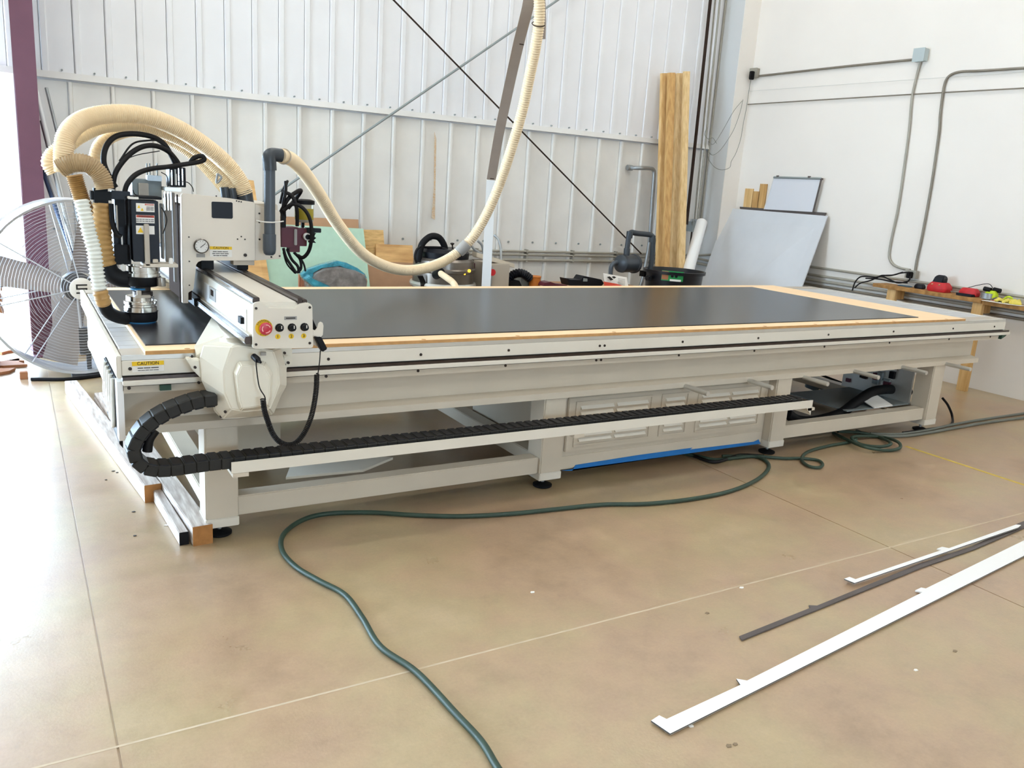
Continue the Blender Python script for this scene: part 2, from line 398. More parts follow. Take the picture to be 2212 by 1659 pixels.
text('keep hands clear while running', (.407, 3.278, .744), (1, 0, 0), (0, 0, 1), .005, 'ink', d)
# bed slats running the length
MB().box(.33, 3.30, .770, 6.12, 5.04, .779).build('seam_dark_sheet', 'brown_dark', T)  # dark sheet added under the slats so their seams read dark
ys = 3.30; k = 0
while ys < 5.03:
    MB().box(.325, ys+.003, .778, 6.125, min(ys+.095, 5.045), .797).build('bed_slat', 'slat_alu', T, bevel=.002, seg=1); ys += .098
# left end: bright plate and pneumatic manifold below it
MB().box(.300, 3.285, .715, .318, 5.06, .80).build('end_plate', 'cream_light', T, bevel=.003)
MB().box(6.127, 3.285, .715, 6.145, 5.06, .80).build('end_plate', 'cream_light', T, bevel=.003)
mf = MB().box(.300, 3.37, .47, .318, 3.80, .69).build('valve_manifold', 'black_plastic', T, bevel=.004)
for i in range(5):
    y = 3.40+i*.075; z0 = .50+.012*i
    MB().tube(smoothpath([(.296, y, .69), (.293, y, .62), (.292, y, z0+.03), (.292, y+.012, z0), (.293, y+.030, z0), (.293, y+.040, z0+.03), (.297, y+.042, z0+.06)], 5), .008, 8).build('air_tube', 'hose_white', mf, smooth=True)
    MB().cyl((.297, y+.042, z0+.05), (.297, y+.042, z0+.08), .010, n=10).build('tube_fitting', 'chrome', mf)
MB().prism([(.305, 3.36, .47), (.305, 3.36, .44), (.318, 3.36, .42), (.318, 3.36, .47)], (0, .46, 0)).build('drip_tray', 'black', mf)
MB().box(.300, 3.300, .47, .322, 3.365, .70).build('end_cover', 'white_strip', T)
# lip-lit rods sticking out of the front under the side beam
for (px, py), (qx, qy) in [((1480, 834), (1512, 847)), ((1617, 822), (1649, 834)), ((1736, 815), (1773, 824)), ((1845, 802), (1883, 811)), ((1948, 793), (1984, 801)), ((2043, 786), (2078, 793))]:
    p = A(px, py, 3.31); q = V(p.x+.0, 3.13, p.z)
    MB().cyl(p, q, .0135, n=16).build('support_pin', 'steel' if px < 1 else 'aluminium', T, smooth=True)
# cable chain tray
tr = MB().prism([(.665, 3.10, .362), (.665, 3.10, .408), (.665, 3.103, .408), (.665, 3.103, .366), (.665, 3.215, .366), (.665, 3.215, .362)], (3.28, 0, 0)).build('chain_tray', 'cream_light', T)
MB().prism([(3.90, 3.10, .362), (3.945, 3.10, .362), (3.945, 3.10, .318)], (0, .004, 0)).box(3.941, 3.10, .318, 3.945, 3.215, .362).build('tray_gusset', 'cream_light', tr)
for x in (.70, 2.29, 3.94): MB().box(x-.03, 3.10, .345, x+.03, 3.33, .361).build('tray_bracket', 'cream', tr)
# cabinet between the middle legs
cb = MB().box(2.352, 3.375, .075, 3.875, 4.30, .487).build('control_cabinet', 'cream', T, bevel=.004)
door = MB().box(2.40, 3.362, .175, 3.84, 3.376, .468).build('cabinet_door', 'cream', cb, bevel=.004)
fr = [(2.445, 2.955, 2), (3.02, 3.22, 1), (3.29, 3.80, 2)]
for (xa, xb, nc) in fr:
    for (za, zb, sg) in ((.345, .445, 1), (.20, .30, -1)):
        mb = MB(); t_ = .010
        mb.box(xa, 3.356, za, xb, 3.363, za+t_); mb.box(xa, 3.356, zb-t_, xb, 3.363, zb); mb.box(xa, 3.356, za+t_, xa+t_, 3.363, zb-t_); mb.box(xb-t_, 3.356, za+t_, xb, 3.363, zb-t_)
        mb.build('pressed_frame', 'cream', cb, bevel=.002)
        for cidx in range(nc):
            wcol = (xb-xa-.04)/nc; x0 = xa+.02+cidx*wcol+.012; x1 = x0+wcol-.024
            for k in range(2):
                z = za+.026+k*.030
                MB().prism([(x0, 3.362, z), (x0, 3.348, z+.003), (x0, 3.362, z+.018)], (x1-x0, 0, 0)).build('louver', 'cream_light', cb)
MB().box(2.38, 3.370, .083, 3.86, 3.376, .150).build('skirt', 'cream', cb)
MB().prism([(2.395, 3.366, .074), (2.46, 3.366, .066), (2.48, 3.366, .095), (2.9, 3.366, .103), (3.3, 3.366, .103), (3.28, 3.366, .094), (3.80, 3.366, .088), (3.84, 3.366, .098), (3.86, 3.366, .070), (3.3, 3.366, .072)], (0, .003, 0)).build('tape_strip', 'blue_tape', cb, label='torn blue tape along the bottom')
# second vented box seen at the left through the frame
vb = MB().box(.80, 4.0, .08, 1.1, 4.95, .46).build('vent_box', 'cream', T, bevel=.003)
for i in range(6): MB().box(.792, 4.05+i*.13, .30, .802, 4.12+i*.13, .43).build('vent_slot', 'louver_brown', vb)
MB().prism([(1.0, 3.55, .14), (1.35, 3.50, .15), (1.55, 3.62, .15), (1.15, 3.9, .14)], (0, 0, .012)).build('loose_bracket', 'cream_light', T)
# bay at the right: ducts, panel, terminals
MB().box(4.05, 4.60, .10, 5.2, 4.62, .50).build('back_panel', 'fan_dark', T)
MB().lathe((4.13, 3.66, .33), (1, .1, 0), [(.060, 0), (.085, .01), (.085, .035), (.07, .04), (.06, .0)], 24).build('duct_collar', 'cream', T, smooth=True)
MB().tube(smoothpath([A(1700, 893, 3.50), A(1725, 908, 3.50), A(1765, 908, 3.50), A(1815, 893, 3.50), A(1850, 868, 3.52), A(1885, 846, 3.55), A(1925, 841, 3.6), A(1962, 846, 3.65)], 8), .034, 14).build('exhaust_duct', 'black_rubber', T, smooth=True)
p_, q_ = A(1745, 812, 4.5), A(1875, 864, 3.9); MB().prism([p_, q_, q_-V(0, 0, .10), p_-V(0, 0, .10)], (.02, .03, 0)).build('blue_channel', 'bin_blue', T)
p_, q_ = A(1752, 802, 4.55), A(1880, 850, 4.0); MB().cyl(p_, q_, .010, n=8).build('hose_line', 'black', T)
MB().cyl(A(1765, 840, 4.4), A(1930, 889, 3.5), .007, n=8).build('guide_rod', 'chrome', T)
tp = MB().box(5.415, 3.45, .18, 5.430, 4.02, .487).build('terminal_panel', 'aluminium', T)
rs = random.Random(3)
for i in range(22):
    yy = 3.47+rs.random()*.48; zz = .20+rs.random()*.24; MB().box(5.385+rs.random()*.015, yy, zz, 5.415, yy+.02+rs.random()*.03, zz+.02+rs.random()*.05).build('terminal', rs.choice(['black', 'black_plastic', 'maroon', 'elec_grey', 'green_bit', 'brown_dark']), tp)
MB().box(5.05, 3.95, .36, 5.41, 4.15, .50).build('relay_box', 'elec_grey', T, bevel=.004)
MB().tube(smoothpath([A(1926, 797, 3.7), A(1935, 818, 3.7), A(1950, 830, 3.68), A(1962, 835, 3.66)], 6), .003, 6).build('thin_cable', 'cable_black', T)
MB().box(4.75, 3.45, .176, 5.43, 3.95, .184).build('shelf_plate', 'elec_grey', T)
MB().prism([(5.00, 3.425, .187), (5.20, 3.425, .187), (5.17, 3.56, .24), (4.98, 3.56, .235)], (0, 0, .008)).build('paper_wedge', 'label_white', T)

# ---------------------------------------------------------------- cable chain
ch = thing('cable_chain', 'black segmented cable drag chain looping at the left end of the table', 'cable chain', (.7, 3.15, .4))
cp = [A(x, y, 3.11) for x, y in [(470, 866), (445, 868), (421, 873), (395, 882), (370, 892), (348, 903), (330, 916), (312, 932), (298, 952), (289, 972), (291, 990), (300, 1006), (315, 1016), (335, 1020), (365, 1020)]]
z_ = .398
cp += [V(x, 3.11, z_) for x in (.58, .68, .8)] + [V(.8+.1*i, 3.11, z_) for i in range(1, 32)]
sp = resample(smoothpath(cp, 10), .045)
for i in range(len(sp)-1):
    a, b = sp[i], sp[i+1]; c = (a+b)/2; ang = math.atan2(b.z-a.z, b.x-a.x)
    R = Matrix.Rotation(-ang, 3, 'Y')
    ln = MB().cbox(c+V(0, .05, 0), (.048, .090, .044), R).build('chain_link', 'chain_black', ch, bevel=.004, seg=1)
    nrm = R @ V(0, 0, 1)
    # proud bridge across each link, and side lug
    MB().cbox(c+V(0, .05, 0)+nrm*.0228, (.030, .084, .004), R).build('cross_bar', 'black_plastic', ln)
MB().tube(smoothpath([A(318, 975, 3.17), A(322, 950, 3.17), A(335, 930, 3.17)], 6), .018, 10).build('cable_bundle', 'cable_black', ch, smooth=True)

# ---------------------------------------------------------------- gantry (beam + side casting)
G = thing('router_gantry', 'cream gantry beam with yellow emergency stop crossing the left end of the table', 'gantry', (.85, 3.1, .6))
bx0, bx1, bz0, bz1 = .742, .953, .865, 1.022
bm_ = MB().box(bx0, 3.06, bz0, bx1, 5.35, bz1).build('beam', 'cream_light', G, bevel=.006)
MB().box(.775, 3.07, bz1, .90, 5.30, bz1+.004).build('top_cover', 'cream_light', bm_)
MB().box(.738, 3.16, .895, .744, 3.95, .985).build('side_cover', 'white_strip', bm_)
MB().box(.736, 3.70, .93, .739, 3.83, .985).build('side_label', 'label_grey', bm_)
MB().box(.734, 3.74, .95, .737, 3.79, .975).build('side_label', 'brown_dark', bm_)
MB().box(.725, 3.19, .925, .742, 3.235, .950).build('limit_switch', 'black', bm_)
def rail(x0, x1, z0, z1, y0, name):
    o = MB().prism([(x0, y0, z0), (x0, y0, z1), (x0+.004, y0, z1+.004), (x1-.004, y0, z1+.004), (x1, y0, z1), (x1, y0, z0)], (0, 5.30-y0, 0)).build(name, 'rail_steel', G); return o
rl = rail(.744, .768, 1.020, 1.040, 3.075, 'linear_rail'); MB().box(.7425, 3.08, 1.024, .7445, 5.2, 1.036).build('polished_face', 'chrome', rl)
rr_ = rail(.905, .922, 1.018, 1.038, 3.06, 'linear_rail'); rail(.924, .941, 1.018, 1.032, 3.06, 'rack_rail')
rl2 = rail(.712, .742, .872, .896, 3.065, 'linear_rail'); MB().box(.7105, 3.07, .876, .7125, 5.2, .890).build('polished_face', 'chrome', rl2)
MB().box(.728, 3.075, .898, .742, 5.2, .905).build('rack_strip', 'cream', bm_)
YE = 3.045
ep = [(547, 657.5), (553, 654), (564, 652), (581, 665), (638, 666), (648, 657), (663, 654.5), (672, 657), (675, 662), (677, 749), (673, 752), (551, 754), (546.5, 751)]
cap = MB().prism([A(x, y, YE) for x, y in ep], (0, .018, 0)).build('end_panel', 'cream_light', G, bevel=.002)
def front_disc(px, py, rpx, y, d, m, name, parent, n=24, dx=0):
    c = A(px, py, y); s = 1.0*(c-O_).dot(fw)/F_
    return MB().cyl(c, c-V(0, d, 0), rpx*s, n=n).build(name, m, parent, smooth=True)
for (x, y) in ((553, 666), (669, 664), (553, 744), (669, 741)): front_disc(x, y, 2.9, YE, .003, 'dark_steel', 'bolt', cap, 10)
yl = front_disc(570, 708, 18.5, YE, .002, 'yellow', 'stop_plate', cap, 36)
cE = A(572, 708.5, YE)
es = MB().lathe(cE-V(0, .002, 0), (0, -1, 0), [(.013, 0), (.013, .008), (.0225, .010), (.0235, .014), (.020, .019), (.008, .021)], 32).build('emergency_stop', 'red_button', G, smooth=True)
for k in range(3):
    mb = MB(); pts = []; a0 = k*2*pi/3+.35
    for s in range(9): a = a0+s*.17; pts.append(cE+V(cos(a)*.0145, -.0225, sin(a)*.0145))
    mb.tube(pts, .0022, 6).build('arrow_mark', 'pink', es)
s = 18.5*(cE-O_).dot(fw)/F_
for wd, a0, a1, rr in (('EMERGENCY', 150, 30, .85), ('STOP', 245, 295, .86)):
    for i, chh in enumerate(wd):
        a = radians(a0+(a1-a0)*i/(len(wd)-1)); cc = A(570, 708, YE)+V(cos(a)*s*rr, -.0022, sin(a)*s*rr)
        rgt = V(sin(a), 0, -cos(a)) if a0 < 200 else V(-sin(a), 0, cos(a))
        upv = V(cos(a), 0, sin(a)) if a0 < 200 else V(-cos(a), 0, -sin(a))
        text(chh, cc, rgt, upv, .0085, 'ink', yl)
for i, (kx, ky, nx, ny) in enumerate(((603, 707.5, 600, 727), (630, 707, 629, 726.2), (657, 706, 656, 725.5))):
    c = A(kx, ky, YE)
    kb = MB().lathe(c, (0, -1, 0), [(.0155, 0), (.0155, .004), (.0145, .006), (.0125, .006), (.0115, .022), (.009, .024)], 24).build('selector_knob', 'black', G, smooth=True)
    MB().lathe(c, (0, -1, 0), [(.0165, 0), (.0165, .003), (.0148, .004)], 24).build('bezel_ring', 'chrome', kb, smooth=True)
    MB().box(c.x+.001, c.y-.026, c.z-.001, c.x+.004, c.y-.024, c.z+.010).build('pointer', 'label_white', kb)
    dd = front_disc(nx, ny, 5.6, YE, .0015, 'yellow', 'number_dot', G)
    text(str(i+1), A(nx, ny, YE)-V(0, .0018, 0), (1, 0, 0), (0, 0, 1), .016, 'ink', dd)
a = A(614, 683.5, YE); b = A(641, 690.5, YE)
lb = MB().box(a.x, YE-.001, b.z, b.x, YE, a.z).build('maker_label', 'label_grey', cap)
text('SPINDLE', ((a.x+b.x)/2, YE-.0012, (a.z+b.z)/2), (1, 0, 0), (0, 0, 1), .010, 'ink', lb)
# hook bracket and pendant at the right of the end panel
hk = [(676, 712), (681, 714), (685, 709), (688, 699), (692, 695), (697, 697), (699, 704), (697.5, 724), (692, 729), (684, 727), (676, 725)]
MB().prism([A(x, y, 3.05) for x, y in hk], (0, .006, 0)).build('hook_bracket', 'cream_light', G, bevel=.001)
MB().prism([A(x, y, 3.07) for x, y in [(676, 727), (683, 728), (691, 746), (690, 752), (676, 744)]], (0, .03, 0)).build('pendant_wedge', 'cream', G)
MB().prism([A(x, y, 3.04) for x, y in [(681, 729), (694.5, 728), (708, 754), (697, 761), (692, 753)]], (0, .028, 0)).build('pendant', 'black', G, bevel=.003)
MB().prism([A(x, y, 3.09) for x, y in [(676, 690), (684, 708), (679, 716), (676, 712)]], (0, .02, 0)).build('latch', 'black', G)
# side casting: faceted shell, base flange -> body -> raised boss
o_back = [(474, 716), (438, 745), (431, 771), (435, 822), (466, 885), (481, 904), (530, 901), (590, 896), (608, 853), (619, 834), (619, 795), (606, 751)]
o_front = [(512, 736), (502, 748), (492, 775), (483, 802), (485, 850), (499, 884), (530, 889), (582, 885), (594, 858), (604, 830), (601, 790), (590, 757)]
def cl_(l, Y): 
    r_ = [A(x, y, Y) for x, y in l]
    for q in r_: q.z = min(q.z, .862)
    return r_
cs = MB().loft([cl_(o_back, 3.26), cl_(o_back, 3.185), cl_(o_front, 3.10)]).build('side_casting', 'casting', G, bevel=.005, seg=3)
boss0 = [(513, 779), (574, 779), (590, 805), (588, 860), (583, 882), (518, 889), (512, 870), (503, 803)]
boss1 = [(521, 790), (570, 790), (584, 814), (582, 858), (577, 876), (523, 883), (518, 866), (512, 812)]
MB().loft([[A(x, y, 3.10) for x, y in boss0], [A(x, y, 3.062) for x, y in boss1]]).build('raised_boss', 'casting', cs, bevel=.004)
ear = [(403, 776), (409, 774), (416, 778), (432, 777), (445, 790), (450, 830), (432, 815), (417, 800)]
MB().prism([A(x, y, 3.20) for x, y in ear], (0, .05, 0)).build('ear', 'casting', cs, bevel=.004)
ear = [(612, 771), (620, 768), (627, 771), (629, 779), (624, 784), (622, 795), (612, 800)]
MB().prism([A(x, y, 3.20) for x, y in ear], (0, .05, 0)).build('ear', 'casting', cs, bevel=.004)
MB().prism([A(x, y, 3.21) for x, y in [(465, 882), (470, 882), (484, 900), (518, 898), (588, 890), (590, 896), (518, 904), (481, 906), (466, 892)]], (0, .04, 0)).build('foot_flange', 'casting', cs, bevel=.003)
for x, y, yy in ((414, 769, 3.2), (421, 793, 3.2), (458, 793.5, 3.165), (429, 826, 3.26), (614, 762, 3.2), (614, 787, 3.2), (622, 783, 3.2), (588, 882, 3.2), (486, 889, 3.14), (477, 899, 3.2)):
    front_disc(x, y, 3.0, yy, .008, 'dark_steel', 'bolt', cs, 10)
# saddle carrying the beam over the table edge
MB().loft([[V(.575, 3.25, .74), V(.575, 3.25, .80), V(.69, 3.25, .862), V(.93, 3.25, .862), V(.94, 3.25, .80), V(.94, 3.25, .74)], [V(.575, 3.292, .822), V(.575, 3.292, .826), V(.69, 3.30, .862), V(.93, 3.30, .862), V(.94, 3.30, .84), V(.94, 3.30, .822)], [V(.725, 3.76, .824), V(.728, 3.76, .84), V(.735, 3.76, .862), V(.92, 3.76, .862), V(.93, 3.76, .85), V(.93, 3.76, .824)]]).build('saddle', 'casting', cs, bevel=.003)
MB().box(.62, 4.98, .60, .93, 5.25, .865).build('rear_casting', 'casting', G, bevel=.02)
# coiled cord from the pendant to the casting
cord = thing('coiled_cord', 'thin black coiled cord drooping below the control end of the gantry', 'cord', A(640, 900, 3.02))
top1 = smoothpath([A(692, 757, 3.04), A(690, 785, 3.03), A(686, 812, 3.02)], 6)
top2 = smoothpath([A(553, 775, 3.03), A(554, 795, 3.03), A(560, 835, 3.02), A(571, 855, 3.01), A(573, 862, 3.01)], 6)
MB().tube(top1, .0022, 8).build('lead_wire', 'cable_black', cord, smooth=True); MB().tube(top2, .0022, 8).build('lead_wire', 'cable_black', cord, smooth=True)
ctr = smoothpath([A(x, y, 3.01) for x, y in [(684, 808), (683, 840), (677, 880), (668, 912), (652, 943), (632, 960), (608, 957), (590, 938), (578, 908), (571, 885), (568, 862)]], 10)
fine = resample(ctr, .0008); hx = []
for i, pnt in enumerate(fine):
    t = (fine[min(i+1, len(fine)-1)]-fine[max(i-1, 0)]).normalized(); n1 = V(0, 1, 0); n1 = (n1-t*n1.dot(t)).normalized(); n2 = t.cross(n1); a = i*2*pi/8
    hx.append(pnt+(n1*cos(a)+n2*sin(a))*.0085)
MB().tube(hx, .0028, 5).build('coil', 'cable_black', cord, smooth=True)
MB().lathe(A(548, 770, 3.07), (.25, -1, -.25), [(.012, 0), (.0125, .012), (.0125, .03), (.008, .04), (.004, .055)], 16).build('plug', 'black_plastic', cord, smooth=True)
MB().box(*(A(562, 760, 3.088)), *(A(575, 768, 3.080))).build('casting_label', 'label_grey', G)

# ---------------------------------------------------------------- spindle head
YH = 3.95
Hd = thing('spindle_head', 'cream router head with black spindles riding on the gantry beam', 'router head', (.8, 4.1, 1.1))
pl = [(391.5, 423), (394, 417.5), (430, 421), (500, 429), (549, 437), (551, 441), (551, 563), (436, 563), (428, 566), (424, 572), (422, 592), (418, 626), (407, 632), (407, 655), (394.5, 655)]
cov = MB().prism([A(x, y, YH) for x, y in pl], (0, .03, 0)).build('front_cover', 'cream_head_lit', Hd, bevel=.002)
pl2 = [(551, 441), (566, 446), (583, 449), (605, 457), (607, 559), (551, 563)]
c2 = MB().prism([A(x, y, YH+.012) for x, y in pl2], (0, .02, 0)).build('side_cover', 'cream_head_lit', Hd, bevel=.002)
q0 = A(500, 440, YH+.03); MB().box(A(415, 440, YH).x, YH+.03, 1.11, A(604, 440, YH).x, 4.40, A(420, 428, YH).z-.012).build('carriage_body', 'cream', Hd, bevel=.004)
MB().box(A(396, 600, YH).x, YH+.03, .90, A(416, 600, YH).x, 4.35, 1.32).build('carriage_side', 'brown_dark', Hd)
MB().box(A(505, 566, YH).x, YH+.005, A(520, 573, YH).z, A(550, 566, YH).x, YH+.07, A(520, 563, YH).z).build('wiper_block', 'cream_dark', Hd)
for X0, X1 in ((.735, .79), (.895, .945)): MB().box(X0, 3.99, 1.036, X1, 4.36, 1.105).build('rail_carriage', 'black', Hd, bevel=.003)
MB().box(.70, 3.99, .868, .738, 4.36, .905).build('rail_carriage', 'black', Hd, bevel=.003)
wn = [(458.5, 435.5), (500, 437), (502.5, 439), (503, 470), (501, 472.5), (460, 471), (457.5, 469), (457, 437.5)]
MB().prism([A(x, y, YH-.002) for x, y in wn], (0, .004, 0)).build('dark_window', 'black_plastic', cov)
gc = A(434, 531, YH)
ga = MB().lathe(gc, (0, -1, 0), [(.030, 0), (.033, .004), (.033, .016), (.030, .019), (.0275, .016)], 32).build('pressure_gauge', 'steel', Hd, smooth=True)
MB().cyl(gc-V(0, .0155, 0), gc-V(0, .0175, 0), .0275, n=28).build('dial', 'gauge_face', ga)
for k in range(10):
    a_ = radians(225-30*k); MB().tube([gc+V(cos(a_)*.020, -.0182, sin(a_)*.020), gc+V(cos(a_)*.025, -.0182, sin(a_)*.025)], .0007, 4).build('tick', 'ink', ga)
MB().tube([gc+V(-.006, -.0195, -.006), gc+V(.016, -.0195, .012)], .0012, 5).build('needle', 'ink', ga)
def decal(x0, y0, x1, y1, Y, m, parent, name='decal'):
    a, b = A(x0, y0, Y), A(x1, y1, Y); return MB().box(a.x, Y-.001, b.z, b.x, Y, a.z).build(name, m, parent), V((a.x+b.x)/2, Y-.0011, (a.z+b.z)/2), abs(b.x-a.x), abs(a.z-b.z)
pa, *_ = decal(424, 548, 443, 556, YH, 'label_grey', cov, 'gauge_plate')
d, c, ww, hh = decal(453, 532, 501, 555, YH, 'label_white', cov, 'caution_decal')
yb, c, ww, hh = decal(453, 532, 501, 539.5, YH-.0006, 'yellow', cov, 'caution_band')
text('CAUTION', c, (1, 0, 0), (0, 0, 1), .015, 'ink', yb)
for i, tx in enumerate(('HEAVY MOVING MACHINE', 'keep hands clear while', 'the head is running')):
    text(tx, A(476, 543.5+i*4.3, YH)-V(0, .0015, 0), (1, 0, 0), (0, 0, 1), .0068, 'ink', d)
for x, y in ((467, 423.5), (482, 425.5), (511, 434), (516, 435), (521, 436), (408, 512), (409, 564.5), (409, 616), (513, 516.5), (521, 511), (529, 517)): front_disc(x, y, 1.6, YH, .003, 'dark_steel', 'bolt', cov, 8)
front_disc(529.5, 551, 3.6, YH, .006, 'dark_steel', 'bolt', cov, 12)
for x, y in ((560, 461), (560, 480), (560.5, 517), (604, 553), (586, 555)): front_disc(x, y, 2, YH+.012, .003, 'dark_steel', 'bolt', c2, 8)
# spindle assemblies, left of the cover
YS = 3.84
def bxp(x0, y0, x1, y1, Y, d, name, m, parent=None, bevel=.002, **k):
    a, b = A(x0, y0, Y), A(x1, y1, Y)
    return MB().box(a.x, Y, b.z, b.x, Y+d, a.z).build(name, m, parent or Hd, bevel=bevel, **k)
sp1 = bxp(283, 432, 346, 566, YS, .13, 'spindle_motor', 'black_plastic')
bxp(276, 430, 284, 566, YS+.01, .12, 'side_fin', 'black', sp1); bxp(280, 423, 350, 432, YS-.002, .14, 'motor_cap', 'black', sp1)
bxp(276, 424, 300, 431, YS-.004, .03, 'top_label', 'label_white', sp1)
for i, (y0, y1, kind_) in enumerate(((438.5, 458.5, 'a'), (464, 482.5, 'b'), (487, 506.5, 'c'))):
    d, c, ww, hh = decal(293.5, y0, 334, y1, YS-.0003, 'label_white', sp1, 'warning_label')
    if kind_ == 'a':
        bd, c2_, *_ = decal(313, y0+1.5, 332, y0+5.5, YS-.0012, 'label_red', sp1, 'red_band')
        for (tx, ty) in ((300, y0+8), (307, y0+14)): 
            MB().prism([A(tx-3.5, ty+3, YS-.002), A(tx+3.5, ty+3, YS-.002), A(tx, ty-3.5, YS-.002)], (0, .001, 0)).build('triangle_mark', 'yellow', sp1)
        text('WARNING', c2_, (1, 0, 0), (0, 0, 1), .006, 'label_white', bd)
        for k in range(3): text('moving parts', A(324, y0+9+3.2*k, YS-.002), (1, 0, 0), (0, 0, 1), .0048, 'ink', d)
    if kind_ == 'b':
        bd, c2_, *_ = decal(294.5, y0+.5, 333, y0+6.5, YS-.0012, 'label_red', sp1, 'red_band')
        text('WARNING', c2_, (1, 0, 0), (0, 0, 1), .011, 'ink', bd)
        for k in range(2): text('wait for the tool to stop', A(313, y0+10+4*k, YS-.002), (1, 0, 0), (0, 0, 1), .006, 'ink', d)
    if kind_ == 'c':
        MB().prism([A(297, y1-4, YS-.002), A(310, y1-4, YS-.002), A(303.5, y0+3.5, YS-.002)], (0, .001, 0)).build('triangle_mark', 'yellow', sp1)
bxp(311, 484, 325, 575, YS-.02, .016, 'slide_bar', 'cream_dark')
bxp(347, 440, 356, 560, YS+.05, .04, 'mount_plate', 'plate_grey'); bxp(354, 418, 372, 566, YS+.07, .03, 'mount_plate', 'plate_grey')
bxp(372, 416, 383, 610, YS+.085, .03, 'slide_rail', 'plate_grey'); bxp(383, 420, 391, 655, YS+.09, .03, 'slide_rail', 'brown_dark')
for x in (354, 361, 367): bxp(x, 414, x+4, 455, YS+.04, .02, 'bright_rib', 'chrome')
bxp(310, 570, 385, 578, YS-.02, .10, 'arm_plate', 'cream'); bxp(366, 558, 374, 571, YS-.01, .02, 'stud', 'label_white')
bxp(330, 560, 342, 568, YS-.01, .03, 'arm_lug', 'cream')
def disc(px, py, ry0, ry1, rpx, Yc, name, m, prof=None, parent=None):
    a, b = A(px, ry0, Yc), A(px, ry1, Yc); c = V(a.x, Yc, b.z); h = a.z-b.z; s = (a-O_).dot(fw)/F_; R = rpx*s
    return MB().lathe(c, (0, 0, 1), [(R*.97, 0), (R, h*.08), (R, h*.92), (R*.97, h)] if prof is None else [(R*p, h*q) for p, q in prof], 36).build(name, m, parent or Hd, smooth=True)
YC = 3.90
disc(309, 0, 569, 596, 33, YC, 'clamp_collar', 'chrome', [(1, 0), (1, .28), (.92, .30), (.92, .42), (1, .44), (1, .8), (.9, .85), (.9, 1)])
disc(309, 0, 596, 617, 36, YC, 'spindle_ring', 'black', [(.8, 0), (.95, .15), (1, .3), (1, 1)])
disc(348, 0, 600, 618, 9, YC-.06, 'hose_port', 'steel')
disc(308, 0, 617, 641, 20, YC, 'collet_body', 'dark_steel', [(1, 0), (1, .5), (.8, .55), (.8, 1)])
disc(300, 0, 621, 625, 19, YC, 'blue_band', 'blue_band')
disc(302, 0, 638, 650, 28, YC, 'collet_nut', 'chrome')
disc(303, 0, 648, 674, 33, YC, 'dust_cup', 'chrome', [(1, 0), (1, .5), (.93, .55), (.93, .7), (1, .75), (1, .95), (.9, 1)])
disc(304, 0, 671, 692, 33.5, YC, 'dust_shoe', 'black', [(.96, 0), (1, .3), (1, .9), (1.05, 1)])
disc(304, 0, 688, 697, 30, YC, 'blue_band', 'blue_band'); disc(305, 0, 692, 703, 26, YC, 'brush_skirt', 'black')
bxp(292, 638, 326, 644, YC-.06, .02, 'clamp_lever', 'cream_dark'); bxp(296, 628, 306, 640, YC-.06, .02, 'clamp_lever', 'cream_dark')
# second, slimmer spindle stack further left
bxp(247, 424, 272, 490, YS+.06, .10, 'spindle_motor', 'black'); bxp(244, 486, 280, 530, YS+.10, .08, 'spindle_motor', 'black_plastic'); bxp(246, 528, 284, 572, YS+.05, .1, 'motor_base', 'black')
bxp(250, 443, 256, 500, YS+.045, .01, 'spring_strip', 'cream_dark'); bxp(262, 508, 266, 534, YS+.05, .012, 'piston_rod', 'label_white'); bxp(262, 568, 270, 592, YS+.05, .012, 'piston_rod', 'label_white')
MB().tube(smoothpath(path([(240, 440, 3.86), (243, 480, 3.86), (252, 505, 3.86), (262, 512, 3.86)]), 6), .010, 10).build('stay_arm', 'black', Hd, smooth=True)
bxp(196, 406, 242, 440, 3.86, .08, 'hose_coupling', 'black', bevel=.012)
bxp(240, 412, 282, 432, 3.88, .05, 'coupling_arm', 'black_plastic')
# grey-green gearbox and small fittings behind
bxp(285, 386, 350, 428, 4.05, .16, 'gearbox', 'elec_grey'); bxp(300, 395, 322, 425, 4.03, .02, 'gear_plate', 'cream_dark'); bxp(318, 378, 350, 392, 4.03, .05, 'gear_cover', 'galv')
for x in (316, 322, 338): bxp(x, 352, x+4, 388, 4.05, .01, 'valve_stem', 'elec_grey')
bxp(356, 404, 392, 414, 3.97, .12, 'top_bracket', 'aluminium')
cl = bxp(366, 360, 402, 405, 3.99, .10, 'connector_block', 'black')
for k in range(9):
    x0 = 368+random.random()*30; bxp(x0, 362+random.random()*25, x0+3, 400, 3.975+random.random()*.01, .008, 'connector', random.choice(['label_white', 'chrome', 'elec_grey', 'black_plastic']), cl, bevel=0)
for px in ((490, 418), (506, 420), (533, 424)):
    c = A(px[0], px[1], 4.10); MB().cyl(c-V(0, 0, .05), c+V(-.012, .0, .028), .020 if px[0] < 520 else .036, n=20).build('hose_port', 'pvc_dark', Hd, smooth=True)
MB().tube(smoothpath(path([(470, 375, 4.0), (478, 384, 4.0), (468, 395, 4.0), (470, 375, 4.0)]), 6), .005, 8).build('hose_clip', 'galv', Hd, smooth=True)
